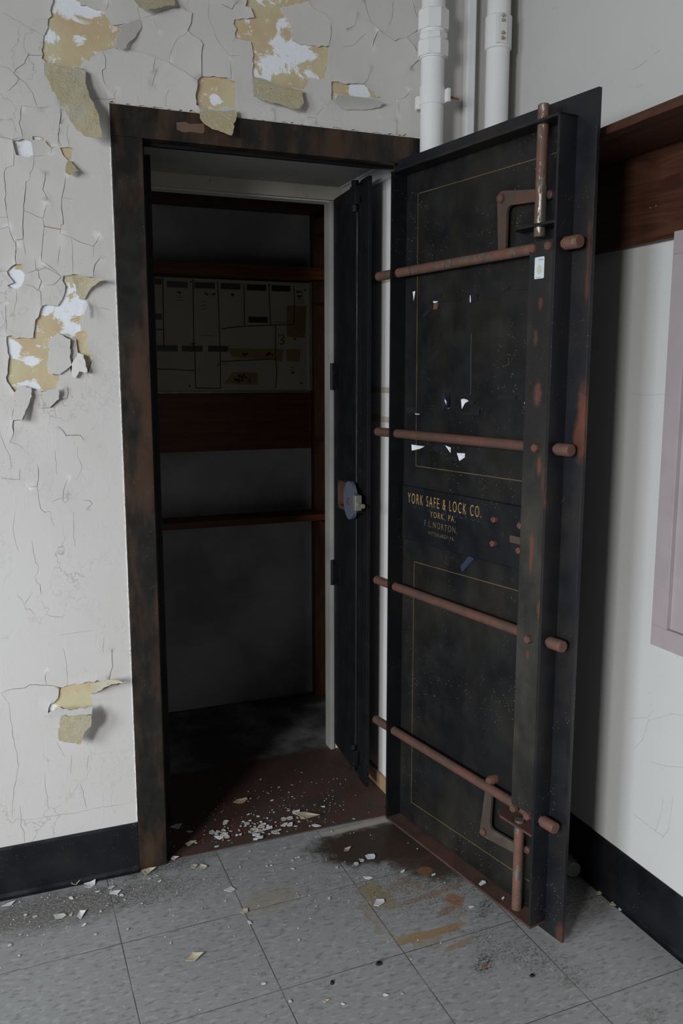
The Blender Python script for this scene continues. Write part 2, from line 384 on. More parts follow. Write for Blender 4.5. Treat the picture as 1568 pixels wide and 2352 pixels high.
for i, (a, b, c, d) in enumerate(WIN):
    m = MB()
    for q in (a, (a+b)/2-.025, b-.05): m.box((-3.06, q, c), (-3.01, q+.05, d))
    for q in (c, (c+d)/2-.025, d-.05): m.box((-3.058, a, q), (-3.012, b, q+.05))
    struct('window_%d' % (i+1), m, MAUVE)
m = MB()
m.box((-3, 2.2385, -.05), (.305, 2.40, 3.2)).box((1.135, 2.2385, -.05), (1.42, 2.40, 3.2)).box((.305, 2.2385, 1.98), (1.135, 2.40, 3.2))
wb = struct('wall_back', m, PLASTER)
# plain painted rest of the back wall
m = MB().box((-3, 2.235, .13), (-.45, 2.2385, 3.1)).box((-.45, 2.235, 2.62), (1.42, 2.2385, 3.1))
obj('paint_layer', m, PAINT, wb)

# ------------------------------------------------------------------ cracked paint sheet
def T(ox, oy, k, pts): return [(ox + a/k, oy + b/k) for a, b in pts]
c4 = lambda *p: T(0, 0, 3.136, p); c3 = lambda *p: T(480, 0, 3.136, p); cA = lambda *p: T(0, 250, 5.807, p)
c6 = lambda *p: T(0, 550, 3.136, p); cB = lambda *p: T(0, 950, 4.703, p); c7 = lambda *p: T(0, 1400, 3.136, p)
holes = [
 c4((378,-20),(575,-20),(578,40),(690,70),(750,85),(800,180),(860,195),(870,240),(835,270),(825,345),(700,380),(640,445),(600,440),(575,480),(450,478),(330,448),(300,420),(310,300),(345,200),(362,80)),
 c4((1452,548),(1600,560),(1690,590),(1695,780),(1600,770),(1450,800),(1410,760),(1408,670),(1418,580)),
 c3((262,-20),(750,-20),(720,8),(515,55),(590,180),(598,290),(660,322),(862,332),(845,500),(820,580),(718,560),(680,645),(600,630),(500,615),(315,560),(320,400),(300,300),(190,275),(183,140),(325,128),(300,60),(260,45)),
 c3((880,590),(1105,605),(1240,700),(1200,712),(1000,690),(930,680),(905,735),(880,720)),
 cA((165,425),(240,428),(300,395),(345,415),(415,440),(435,560),(440,620),(330,655),(210,620),(185,520)),
 cA((430,368),(560,380),(620,420),(680,520),(600,430),(500,405),(435,420)),
 cA((800,520),(970,525),(940,680),(905,685),(840,620)),
 c6((115,178),(158,182),(160,230),(178,250),(172,300),(128,360),(80,352),(52,332),(100,310),(48,232)),
 c6((455,262),(530,250),(640,270),(720,292),(650,350),(610,430),(628,470),(585,555),(582,655),(625,665),(628,800),(665,812),(655,900),(640,950),(628,955),(600,830),(560,815),(548,720),(515,710),(505,870),(520,900),(512,960),(500,880),(508,720),(415,672),(350,735),(348,965),(425,975),(428,1010),(408,1070),(310,1100),(230,1070),(140,1052),(105,1100),(50,1025),(60,870),(48,698),(240,710),(255,580),(300,480),(330,470),(415,478),(448,430),(468,370)),
 c7((430,560),(700,505),(800,510),(905,520),(800,540),(648,615),(672,690),(500,730),(430,700),(345,745),(360,680),(415,640)),
]
cracks = [  # (points, width in mm, lift)
 (c4((20,92),(140,155),(200,195),(320,262)),.7,0), (c4((0,475),(60,490),(100,525),(185,600),(235,670),(260,750),(275,778),(350,770)),1.2,1),
 (c4((300,402),(205,395),(180,440),(180,455),(120,495),(100,525),(135,570),(65,655)),1.3,1),
 (c4((275,778),(155,760),(150,850),(138,890),(155,940),(162,990),(85,1010),(0,990)),1.2,2),
 (c4((735,370),(760,420),(760,490),(735,512),(750,590),(778,660)),1.6,2), (c4((822,345),(850,365),(920,362),(1060,395),(1120,415),(1200,440),(1290,500),(1400,570)),1.2,3),
 (c4((1118,415),(1108,470),(1102,515)),1.6,1), (c4((1130,505),(1110,560),(1098,612)),1.1,1),(c4((680,712),(830,712),(820,690),(842,640)),1.2,1),(c4((768,712),(768,670)),1.2,0),
 (c4((910,180),(1010,135),(1110,110),(1200,75),(1310,48),(1340,80),(1382,95),(1375,165),(1350,225),(1385,258),(1440,290),(1460,320),(1448,420),(1450,548)),1.5,3),
 (c4((1350,225),(1270,290),(1240,350),(1220,440)),.9,1), (c4((990,50),(1010,135)),1.3,1), (c4((780,0),(775,50),(755,80)),1.0,1),(c4((800,186),(860,182),(905,172)),1.6,2),
 (c4((1000,752),(992,690)),.8,0),(c4((1195,770),(1195,690),(1215,650)),.8,0),(c4((1100,120),(1140,230)),.7,1),(c4((1505,0),(1500,120),(1568,290)),.8,1),(c4((440,740),(438,830),(425,930),(420,1020)),1.2,1),
 (c4((318,450),(325,550)),1.8,0), (c4((1355,0),(1350,40)),.8,0),
 (c3((0,555),(100,570),(158,568),(155,430)),1.3,1), (c3((30,240),(80,320),(150,405),(215,400)),.8,0),(c3((1115,0),(1130,60),(1160,150),(1218,218)),1.3,2),(c3((1330,0),(1315,140),(1300,175)),1.2,1),
 (c3((1218,218),(1200,260),(1175,350)),1.8,2),(c3((1218,218),(1280,265),(1335,300),(1370,280),(1420,275),(1470,330),(1520,420),(1450,485)),1.6,3),
 (c3((1465,0),(1490,100),(1540,165),(1535,195),(1460,245),(1415,278)),1.7,3), (c3((1450,200),(1462,245)),1.0,0),(c3((880,160),(880,235),(862,332)),1.8,2),(c3((725,15),(745,55),(790,80),(840,100),(880,160)),1.0,1),
 (c3((1065,100),(1045,190),(990,210)),1.0,1),(c3((880,545),(890,590)),1.2,0),(c3((1165,495),(1140,580),(1108,605)),1.2,1),(c3((470,790),(475,860)),1.1,1),(c3((708,885),(715,845),(770,850),(772,900)),1.1,1),
 (c3((1345,860),(1352,910),(1343,970)),1.2,1),(c3((1450,650),(1410,705),(1358,715)),1.1,1),(c3((1362,725),(1370,830)),1.2,1),(c3((1222,785),(1228,835)),1.4,1),(c3((905,735),(910,795)),1.3,0),(c3((882,720),(850,760)),1.2,0),(c3((960,335),(1040,325),(1130,240)),.7,0),
 (c3((185,280),(170,300)),1.2,0),(c3((820,770),(775,830)),.8,0),(c3((90,30),(165,68),(205,15)),1.6,2),
 (cA((285,0),(275,130),(255,190),(290,300),(300,390)),1.3,1),(cA((815,0),(818,70),(800,200)),1.2,1),(cA((790,280),(775,340),(790,460)),1.6,1),(cA((165,425),(180,520),(190,640),(180,760),(80,790),(55,850),(70,1000),(80,1150),(65,1200),(85,1380),(100,1440),(118,1560)),1.4,2),
 (cA((0,1445),(100,1443)),1.3,0),(cA((0,1605),(118,1570),(140,1660),(190,1775),(215,1780),(208,1900),(205,2000),(212,2065),(90,2165),(0,2165)),1.2,1),
 (cA((400,940),(345,975),(330,1150),(315,1360),(308,1480),(308,1740),(225,1748),(218,1778)),1.8,2),(cA((315,1360),(400,1390),(500,1440),(570,1460),(585,1420),(590,1370),(625,1270)),1.3,1),
 (cA((570,1460),(590,1570),(700,1590),(810,1610),(800,1650),(825,1675)),2.0,2),(cA((590,1570),(575,1700),(560,1850),(550,2050)),1.4,1),(cA((875,870),(855,1050),(828,1170),(820,1330),(840,1450),(845,1535),(810,1560),(810,1610)),1.8,2),
 (cA((605,850),(600,950),(570,1080),(640,1210)),1.3,1),(cA((830,1170),(880,1195),(970,1205)),.9,0),(cA((825,1675),(950,1720),(1050,1775),(1160,1810),(1240,1835),(1290,1770),(1325,1690)),1.4,2),
 (cA((400,940),(400,860),(440,800),(450,640),(570,625)),1.0,1),(cA((0,380),(165,425)),.9,0),(cA((750,500),(690,520),(680,600)),1.2,1),(cA((905,220),(890,350),(920,470),(925,520)),.8,0),
 (cA((1240,1835),(1240,1980)),.7,0),(cA((950,1740),(970,1900),(970,2200)),.9,0),(cA((1335,1990),(1260,2080),(1245,2180),(1255,2250)),1.2,1),(cA((800,1830),(770,2080)),1.0,0),(cA((305,1750),(345,1960)),1.0,0),
 (cA((465,1990),(475,2130),(510,2160),(520,2220),(535,2280)),1.0,1),(cA((335,2205),(480,2150),(510,2160),(600,2110)),1.0,1),(cA((600,2050),(740,2160),(820,2250),(740,2323)),1.2,1),
 (c6((300,180),(400,240),(440,270),(390,325),(310,330)),1.1,1),(c6((275,220),(280,275),(300,300),(278,360),(295,380),(300,470)),1.4,1),(c6((180,325),(240,340),(275,370)),1.3,1),(c6((35,465),(45,690)),1.2,1),(c6((0,692),(48,698)),1.0,0),
 (c6((670,275),(680,200),(720,140)),1.1,1),(c6((95,1380),(95,1305),(160,1298),(190,1210),(208,1155),(235,1200)),2.0,3),(c6((428,1155),(370,1205)),1.6,1),(c6((420,1075),(430,1150),(480,1145),(492,1110),(485,1080)),1.6,2),(c6((450,1160),(455,1195),(495,1198)),1.0,0),
 (c6((630,955),(642,1000)),1.6,1),(c6((425,1350),(475,1415),(495,1408),(575,1408),(600,1440)),1.1,1),(c6((320,480),(305,500),(300,470)),1.2,0),(c6((100,1105),(110,1130),(85,1300)),1.2,1),(c6((500,1405),(470,1430)),.9,0),(c6((720,490),(800,510)),.7,0),(c6((120,365),(120,440),(100,520)),.8,0),(c6((110,0),(115,90),(112,170)),1.2,1),
 (cB((145,72),(142,230),(108,310),(200,335),(255,380)),1.0,0),(cB((0,190),(60,370),(110,470),(125,600)),.8,0),(cB((220,590),(215,710),(130,710),(20,695)),1.5,1),(cB((405,545),(415,700),(400,790),(310,795)),1.5,1),(cB((400,790),(420,930),(440,1030),(485,1065),(550,1055)),1.2,0),
 (cB((555,955),(610,930),(675,905)),1.1,0),(cB((740,690),(690,820),(680,930),(700,965),(738,935),(735,890)),1.2,1),(cB((665,160),(720,235),(870,235),(900,285)),1.1,0),(cB((900,938),(960,935),(998,970),(945,1025)),1.2,1),(cB((840,360),(835,460),(885,560),(880,610),(825,715)),.7,0),
 (cB((345,1370),(385,1610),(415,1650),(405,1740),(365,1760)),.9,0),(cB((380,1770),(395,1820),(435,1850),(445,1950)),1.1,0),(cB((185,1960),(260,2060),(350,1940)),.8,0),(cB((260,2060),(280,2115),(320,2110),(380,2175)),.9,0),(cB((795,1060),(795,1340),(810,1440)),.8,0),(cB((550,1060),(550,1125),(585,1220)),.8,0),(cB((600,400),(610,650)),.8,0),(cB((160,1060),(140,1240),(170,1400),(200,1480)),.7,0),(cB((500,2170),(670,2200),(700,2170)),.8,0),
 (c7((0,605),(60,580),(180,565),(210,543),(345,545),(430,560)),1.5,1),(c7((335,545),(325,490),(335,440)),1.6,1),(c7((10,605),(60,670),(90,880),(135,1130),(110,1260),(90,1400),(90,1500)),.9,0),(c7((785,500),(810,410),(805,290)),1.5,2),(c7((485,545),(480,400),(455,280)),.9,0),
 (c7((980,1350),(930,1395),(700,1430),(520,1470),(330,1495),(170,1520)),.9,0),(c7((145,1410),(150,1560),(175,1600),(180,1680)),1.0,0),(c7((745,200),(745,310)),.9,0),(c7((425,185),(660,150)),.7,0),(c7((410,960),(465,1060)),.9,0),(c7((580,1255),(625,1430)),.9,0),(c7((515,1050),(510,1180)),.8,0),(c7((640,1050),(625,1160)),.8,0),(c7((320,1180),(345,1420)),.7,0),
]
rng = random.Random(5)
def rough_poly(pts, amp=.0016, step=.012, closed=True):
    out = []; n = len(pts)
    for i in range(n if closed else n-1):
        a = np.array(pts[i]); b = np.array(pts[(i+1) % n]); L = np.linalg.norm(b-a); k = max(1, int(L/step))
        for j in range(k):
            t = j/k; p = a+(b-a)*t
            if L > 1e-6 and j: 
                nn = np.array([-(b-a)[1], (b-a)[0]])/L; p = p + nn*rng.gauss(0, amp)
            out.append(tuple(p))
    if not closed: out.append(tuple(pts[-1]))
    return out
def w2(pts): return [(lambda q: (q[0], q[2]))(on_wall(x, y)) for x, y in pts]
def inside(P, poly):
    x, y = P[:, 0], P[:, 1]; r = np.zeros(len(P), bool); n = len(poly)
    for i in range(n):
        x1, y1 = poly[i]; x2, y2 = poly[(i+1) % n]
        if y1 == y2: continue
        c = ((y1 > y) != (y2 > y)) & (x < (x2-x1)*(y-y1)/(y2-y1)+x1); r ^= c
    return r
def segdist(P, a, b):
    a = np.array(a); b = np.array(b); d = b-a; L2 = max(d@d, 1e-12)
    t = np.clip(((P-a)@d)/L2, 0, 1); q = a + t[:, None]*d; v = P-q
    return np.sqrt((v**2).sum(1)), (d[0]*v[:, 1]-d[1]*v[:, 0])
def build_sheet():
    outer = rough_poly([(-.45, .128), (.2984, .128), (.2984, 1.990)], .0005, .01, False)[:-1] + rough_poly([(.2984, 1.989), (1.143, 1.989)], .0022, .009, False)[:-1] \
          + [(1.143, 1.990), (1.143, .13), (1.42, .13), (1.42, 2.62), (-.45, 2.62)]
    HP = [rough_poly(w2(h), .0020, .009) for h in holes]; CP_ = []; lines = []
    for pts, wmm, lift in cracks:
        q = rough_poly(w2(pts), .0010, .012, False); n = len(q); A = []; B = []
        for i in range(n):
            a = np.array(q[max(i-1, 0)]); b = np.array(q[min(i+1, n-1)]); d = b-a; d /= max(np.linalg.norm(d), 1e-9); nn = np.array([-d[1], d[0]])
            t = min(i, n-1-i)/max(1, (n-1)/2); w = wmm*.00085*(.45+.55*min(1, t*2.2))*rng.uniform(.7, 1.2)*.5
            if i in (0, n-1): w = .0002
            A.append(tuple(np.array(q[i])+nn*w)); B.append(tuple(np.array(q[i])-nn*w))
        CP_.append(A + B[::-1]); lines.append((q, lift))
    vs = []; es = []
    def addp(p):
        o = len(vs); vs.extend(Vector(x) for x in p); es.extend((o+i, o+(i+1) % len(p)) for i in range(len(p)))
    addp(outer)
    for h in HP+CP_: addp(h)
    s = .0145; gx = np.arange(-.45+s, 1.42, s); gz = np.arange(.13+s, 2.62, s)
    G = np.array([(a+rng.uniform(-.3, .3)*s, b+rng.uniform(-.3, .3)*s) for a in gx for b in gz]); G = G[inside(G, outer)]
    vs.extend(Vector(x) for x in G)
    r = delaunay_2d_cdt(vs, es, [], 0, 1e-6)
    V = np.array([tuple(v) for v in r[0]]); F = [f for f in r[2]]
    Cn = np.array([V[list(f)].mean(0) for f in F]); ok = inside(Cn, outer)
    for h in HP+CP_: ok &= ~inside(Cn, h)
    F = [f for f, k in zip(F, ok) if k]
    # lift of the edges beside holes and cracks
    lift = np.zeros(len(V))
    for q, l in lines:
        if l <= 0: continue
        best = np.full(len(V), 9.0); side = np.zeros(len(V))
        for i in range(len(q)-1):
            d, sd = segdist(V, q[i], q[i+1]); m_ = d < best; best[m_] = d[m_]; side[m_] = sd[m_]
        sg = 1 if rng.random() < .5 else -1
        amp = (.0, .0006, .0016, .0034)[l]
        lift += np.where(side*sg > 0, amp*np.exp(-best/.034), amp*.10*np.exp(-best/.012))
    for h in HP:
        best = np.full(len(V), 9.0)
        for i in range(len(h)):
            d, _ = segdist(V, h[i], h[(i+1) % len(h)]); best = np.minimum(best, d)
        lift += .0022*np.exp(-best/.014)*(.6+.6*np.sin(V[:, 0]*37+V[:, 1]*23))
    lift += .0012*(np.sin(V[:, 0]*21+1.3*np.sin(V[:, 1]*17))*np.sin(V[:, 1]*14+.7))*(V[:, 1] > 1.0)
    lift = np.clip(lift, 0, .0075)
    for p in (outer,):       # keep the edge against the frame flat
        pass
    n = len(V); y = WY - lift
    mb = MB(); mb.v = [(V[i, 0], y[i], V[i, 1]) for i in range(n)] + [(V[i, 0], y[i]+.0026 if lift[i] > .001 else 2.2384, V[i, 1]) for i in range(n)]
    cnt = {}
    for f in F:
        for i in range(3): cnt.setdefault(tuple(sorted((f[i], f[(i+1) % 3]))), []).append((f[i], f[(i+1) % 3]))
    for f in F:
        mb.f.append([f[0], f[1], f[2]]); mb.m.append(0)
        mb.f.append([f[2]+n, f[1]+n, f[0]+n]); mb.m.append(1)
    for k, v in cnt.items():
        if len(v) == 1:
            a, b = v[0]; k0 = len(mb.v); mb.v += [mb.v[b], mb.v[a], mb.v[a+n], mb.v[b+n]]; mb.f.append([k0, k0+1, k0+2, k0+3]); mb.m.append(1)
    o = obj('paint_layer', mb, [PAINT, simple('paint_edge', (.60, .58, .52), .8)], wb)
    me = o.data
    for p in me.polygons:
        if p.material_index == 0: p.use_smooth = True
build_sheet()

# ------------------------------------------------------------------ hanging paint flaps
def flap(pts, hf, front, back, step=7.0, name='paint_flap', wave=.0):
    poly = rough_poly(pts, 1.0, 6.0)
    vs = [Vector(p) for p in poly]; es = [(i, (i+1) % len(poly)) for i in range(len(poly))]
    P = np.array(poly); x0, y0 = P.min(0); x1, y1 = P.max(0)
    G = np.array([(a+rng.uniform(-1, 1)*2, b+rng.uniform(-1, 1)*2) for a in np.arange(x0, x1, step) for b in np.arange(y0, y1, step)])
    G = G[inside(G, poly)] if len(G) else G
    vs += [Vector(p) for p in G]
    r = delaunay_2d_cdt(vs, es, [], 0, 1e-5); V = np.array([tuple(v) for v in r[0]]); F = r[2]
    Cn = np.array([V[list(f)].mean(0) for f in F]); ok = inside(Cn, poly); F = [f for f, k in zip(F, ok) if k]
    A = []; B = []
    for x, y in V:
        h = .004 + max(0, hf((x-x0)/(x1-x0), (y-y0)/(y1-y0))) + wave*math.sin(x*.13+y*.07)
        A.append(tuple(on_wall(x, y, WY-h))); B.append((A[-1][0], A[-1][1]+.0016, A[-1][2]))
    n = len(V); mb = MB(); mb.v = A+B; cnt = {}
    for f in F:
        mb.f.append(list(f)); mb.m.append(0); mb.f.append([i+n for i in f][::-1]); mb.m.append(1)
        for i in range(3): cnt.setdefault(tuple(sorted((f[i], f[(i+1) % 3]))), []).append((f[i], f[(i+1) % 3]))
    for v in cnt.values():
        if len(v) == 1: a, b = v[0]; k0 = len(mb.v); mb.v += [mb.v[b], mb.v[a], mb.v[a+n], mb.v[b+n]]; mb.f.append([k0, k0+1, k0+2, k0+3]); mb.m.append(0)
    o = obj(name, mb, [front, back], wb)
    for p in o.data.polygons: p.use_smooth = p.material_index < 2 and len(p.vertices) == 3
    return o
flap(c4((325,445),(450,475),(570,480),(618,515),(615,600),(640,680),(680,760),(715,850),(735,993),(620,985),(545,930),(440,740),(370,640),(330,540)), lambda u, v: .045*math.sin(min(1, v*1.05)*PI/2)**1.5+.012*u, UNDER, PAINT, wave=.001)
flap(c4((1412,755),(1500,790),(1600,800),(1700,790),(1705,830),(1670,975),(1530,930),(1470,890),(1440,850),(1440,790)), lambda u, v: .008+.03*v**1.3, UNDER, PAINT)
flap(c3((315,555),(400,570),(495,620),(560,625),(670,650),(682,740),(650,785),(590,782),(495,745),(400,725),(320,695)), lambda u, v: .004+.022*v, UNDER, PAINT)
flap(c4((955,-20),(1255,-20),(1262,35),(1180,45),(1060,75),(1000,50)), lambda u, v: .006+.02*v, UNDER, PAINT)
flap(cA((905,685),(940,690),(1000,770),(1048,828),(930,882),(870,850),(880,750)), lambda u, v: .003+.018*v, UNDER, PAINT)
flap(c3((905,735),(925,685),(1000,690),(1190,715),(1262,738),(1225,775),(1120,790),(980,790)), lambda u, v: .030*(1-v)**1.2, PAINT, UNDER)
flap(c6((500,258),(640,272),(790,290),(720,300),(650,360),(610,430),(570,430),(545,330)), lambda u, v: .055*max(0, u-.25)**1.4, UNDER, PAINT)
flap(c6((105,1100),(140,1052),(225,1070),(228,1130),(195,1215),(160,1300),(95,1302),(100,1180)), lambda u, v: .006+.016*v, PAINT, UNDER)
flap(c6((285,1150),(310,1098),(420,1068),(425,1150),(360,1210),(290,1215)), lambda u, v: .014*(1-v)+.004, PAINT, UNDER)
flap(c6((350,735),(415,672),(508,720),(505,860),(515,905),(430,972),(350,968)), lambda u, v: .004+.008*(1-v), PAINT, UNDER)
flap(c6((515,900),(560,818),(602,830),(630,955),(570,950),(540,1000),(515,985)), lambda u, v: .006+.010*u, PAINT, UNDER)
flap(c6((605,430),(628,470),(605,540),(586,552),(595,480)), lambda u, v: .02*v+.01, PLASTER, UNDER, 4)
flap(c7((640,530),(800,508),(912,520),(800,538),(730,580),(648,612)), lambda u, v: .004+.06*u**1.4, UNDER, PAINT)
flap(c7((325,770),(380,730),(480,715),(500,725),(668,702),(662,755),(520,765),(440,770),(360,785)), lambda u, v: .03+.022*v, PAINT, UNDER, 4)
flap(c7((440,768),(560,762),(662,762),(655,840),(610,880),(582,970),(500,960),(425,945),(418,880)), lambda u, v: .052-.012*v, UNDER, PAINT)
flap(c4((860,195),(905,175),(1010,138),(1020,190),(980,260),(930,300),(890,355),(835,340),(845,270),(872,235)), lambda u, v: .020*(1-u), PAINT, UNDER)

# ------------------------------------------------------------------ baseboards
def cove(name, a, b, h, t):    # a->b along the wall; t toward the room
    a = Vector(a); b = Vector(b); t = Vector(t)
    prof = [(0, 0), (.020, 0), (.012, .004), (.007, .012), (.006, h-.006), (.003, h), (0, h)]
    m = MB(); k = len(prof)
    m.add([a+t*p+Vector((0, 0, q)) for p, q in prof] + [b+t*p+Vector((0, 0, q)) for p, q in prof],
          [(i, (i+1) % k, k+(i+1) % k, k+i) for i in range(k)] + [tuple(range(k))[::-1], tuple(range(k, 2*k))])
    return struct(name, m, BASEB)
cove('baseboard_back', (-3, 2.2345, 0), (.298, 2.2345, 0), .138, (0, -1, 0))
cove('baseboard_right', (1.42, -3.4, 0), (1.42, 2.235, 0), .145, (-1, 0, 0))
# ------------------------------------------------------------------ vault vestibule and room behind
struct('wall_vestibule_left', MB().box((-.2, 2.40, -.05), (.36, 2.755, 2.4)).box((.305, 2.2386, -.05), (.36, 2.4, 1.98)), VJAMB)
wj = struct('wall_vestibule_right', MB().box((1.12, 2.40, 0), (1.55, 2.755, 2.4)).box((1.12, 2.2386, 0), (1.135, 2.4, 1.98)), VJAMB)
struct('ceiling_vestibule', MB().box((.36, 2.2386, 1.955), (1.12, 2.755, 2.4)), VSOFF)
m = MB(); m.box((-.2, 2.755, 0), (.45, 2.80, 2.4)).box((1.078, 2.755, 0), (1.5, 2.80, 2.4)).box((.45, 2.755, 1.908), (1.078, 2.80, 2.4))
struct('wall_vault_front', m, VJAMB)
struct('trim_1', MB().bbox((.36, 2.738, 1.912), (1.12, 2.755, 1.955), .002), TRIMR)
struct('trim_2', MB().bbox((1.103, 2.25, 1.915), (1.12, 2.738, 1.955), .002).box((1.095, 2.25, 1.949), (1.103, 2.738, 1.955)), VJAMB)
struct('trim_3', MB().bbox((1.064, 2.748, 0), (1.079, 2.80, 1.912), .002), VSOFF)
struct('wall_vault_back', MB().box((-.2, 3.32, -.05), (1.5, 3.45, 2.4)), VWALL)
struct('wall_vault_right', MB().box((1.36, 2.80, -.05), (1.5, 3.32, 2.4)), VWALL)
struct('wall_vault_left', MB().box((-.2, 2.80, -.05), (-.05, 3.32, 2.4)), VWALL)
struct('ceiling_vault', MB().box((-.05, 2.80, 2.15), (1.36, 3.32, 2.4)), VWALL)
m = MB()
for q in (1.62, 1.29, 1.20): m.box((1.1185, 2.30, q), (1.1202, 2.74, q+.018))
obj('tape_residue', m, simple('old_tape_residue', (.42, .38, .30), .6), wj)
obj('skirting_chip', MB().box((1.108, 2.25, 0), (1.1199, 2.7, .045)), simple('bare_wood_skirting', (.36, .24, .14)), wj)
m = MB()
for pl in (((1455,1720),(1475,1700),(1490,1650)),((1490,1655),(1540,1640),(1568,1642)),((1450,1650),(1487,1648),(1500,1632)),((1495,1750),(1530,1760),(1568,1762)),((1505,1910),(1520,1860),(1522,1835)),((1520,1925),(1535,1905),(1545,1830)),((1455,1870),(1500,1905),(1523,1922)),((1450,160),(1463,155),(1485,138)),((1502,125),(1515,115)),((1460,200),(1475,195)),((1452,905),(1480,908),(1530,905))):
    P = [on_side(x, y, 1.4197) for x, y in pl]; m.tube([tuple(p) for p in P], .0003, 5)
obj('hairline_crack', m, simple('crack_grey', (.36, .36, .36), .8), wr)
m = MB(); g = random.Random(4)
P = [(.2986+g.uniform(-.0006, .0006), 2.2335, z) for z in np.arange(.142, 1.99, .006)] 
for a, b in zip(P[:-1], P[1:]): m.cyl(a, b, g.uniform(.0008, .0019), 6)
P = [(x, 2.2335, 1.9875+g.uniform(-.0012, .0012)) for x in np.arange(.299, 1.141, .006)]
for a, b in zip(P[:-1], P[1:]): m.cyl(a, b, g.uniform(.0005, .0018), 6)
obj('paint_bead', m, PAINT_PIPE, wb)
# door frame: steel angle face and return
fr = thing('door_frame', 'dark brown rust-worn steel frame around the open vault doorway', 'door frame', (.70, WY, 0))
def loc(m, t):
    m.v = [(a-t[0], b-t[1], c-t[2]) for a, b, c in m.v]; return m
FO = (.70, WY, 0)
obj('frame_post', loc(MB().bbox((.299, 2.227, 0), (.374, 2.2385, 1.914), .0015).box((.360, 2.2385, 0), (.374, 2.33, 1.914)), FO), FRAME, fr)
obj('frame_post', loc(MB().bbox((1.067, 2.227, 0), (1.1415, 2.2385, 1.914), .0015).box((1.067, 2.2385, 0), (1.12, 2.26, 1.914)), FO), FRAME, fr)
obj('frame_header', loc(MB().bbox((.299, 2.227, 1.914), (1.1415, 2.2385, 1.986), .0015).box((.36, 2.2385, 1.914), (1.12, 2.27, 1.926)), FO), FRAME, fr)
obj('door_stop', loc(MB().box((.374, 2.262, 1.906), (1.067, 2.275, 1.93)).box((.374, 2.262, 0), (.383, 2.275, 1.906)), FO), BLACKD, fr)
m = MB(); 
for (a, b) in ((405, 285), (418, 300)): pass
q = [on_wall(x, y, 2.2268) for x, y in ((405,281),(425,280),(437,285),(468,284),(470,300),(466,307),(440,303),(420,304),(406,298))]
m.prism([(p[0], p[2]) for p in q], 2.2262, 2.2269, lambda a, b, h: (a, h, b))
obj('paint_smear', loc(m, FO), simple('tan_smear', (.15, .095, .065)), fr)
m = MB()
for a, b in (((588, 316), (596, 333)), ((674, 300), (684, 314))):
    p, r_ = on_wall(*a, 2.2268), on_wall(*b, 2.2268); m.box((p[0], 2.2262, r_[2]), (r_[0], 2.2269, p[2]))
obj('mortise_mark', loc(m, FO), INK, fr)
th = obj('threshold_plate', MB().bbox((.385, 2.243, 0), (1.066, 2.290, .0035), .001), rust('rusty_threshold', (.075, .032, .026), (.06, .045, .036)))
th['label'] = 'thin rust-brown steel strip across the doorway floor, where the tiles end'; th['category'] = 'threshold'

# ------------------------------------------------------------------ vault shelving and board
sh = thing('vault_shelving', 'dark wooden shelving built along the back of the vault', 'shelving', (.66, 3.30, 0))
SO = (.66, 3.30, 0)
obj('shelf', loc(MB().bbox((-.04, 3.17, .772), (1.355, 3.31, .797), .002), SO), WOODR, sh, label='lower red-edged shelf board')
obj('shelf', loc(MB().bbox((-.04, 3.22, 1.712), (1.355, 3.31, 1.757), .002), SO), WOODR, sh)
obj('shelf', loc(MB().bbox((-.04, 3.20, 1.965), (1.355, 3.31, 2.01), .002), SO), WOODD, sh)
obj('back_panel', loc(MB().bbox((-.04, 3.295, 1.052), (1.195, 3.318, 1.274), .002), SO), WOODR, sh, label='wide glossy red-brown plank below the board')
obj('post', loc(MB().bbox((1.198, 3.262, 0), (1.242, 3.312, 1.965), .002), SO), WOODD, sh)
for z in (1.88, 1.62, 1.03, .71): obj('bracket', loc(MB().bbox((1.19, 2.95, z), (1.34, 3.262, z+.058), .002), SO), WOODD, sh)
BY = 3.298
bd = thing('wall_board', 'cream board divided by hand-drawn lines with small black labels, above the plank in the vault', 'board', (.66, BY, 1.49))
BO = (.66, BY, 1.49)
def BP(x, y): p = on_wall(300+x/2.412, 380+y/2.412, BY-.004); return (p[0], p[2])
obj('panel', loc(MB().bbox((.05, BY-.0035, 1.283), (1.188, BY+.02, 1.706), .001), BO), BOARD, bd)
m = MB(); m.box((1.188, BY-.008, 1.278), (1.197, BY+.02, 1.71)).box((.05, BY-.008, 1.276), (1.197, BY+.02, 1.284))
obj('edge_strip', loc(m, BO), GALV, bd)
lines = [((178,620),(184,1000)),((345,630),(350,1000),(355,1035),(360,1230)),((482,640),(485,740),(495,1000),(498,1235)),((628,660),(630,885)),((765,665),(775,885)),((903,665),(908,760),(903,882)),((505,905),(600,893),(780,885),(905,882)),((803,885),(803,1070),(810,1150),(802,1235)),((497,1087),(800,1072)),((125,908),(180,908)),((125,1127),(225,1130),(355,1137)),((360,1233),(495,1235)),((480,1112),(490,1095)),((820,940),(845,938),(850,955),(833,965),(852,975),(840,992),(825,985)),((650,1183),(662,1180),(655,1200),(668,1198))]
m = MB()
for l in lines:
    for a, b in zip(l[:-1], l[1:]):
        p = Vector((BP(*a)[0], BY-.0042, BP(*a)[1])); q = Vector((BP(*b)[0], BY-.0042, BP(*b)[1])); m.cyl(p, q, .0016, 6)
obj('marker_line', loc(m, BO), INK, bd)
for (x, y) in ((258,660),(410,665),(553,670),(697,677),(832,682),(203,1013),(341,1015),(484,1016),(706,855)):
    p = BP(x, y); obj('label_strip', loc(MB().box((p[0]-.039, BY-.0052, p[1]-.011), (p[0]+.039, BY-.0036, p[1]+.011)), BO), TAPEK, bd)
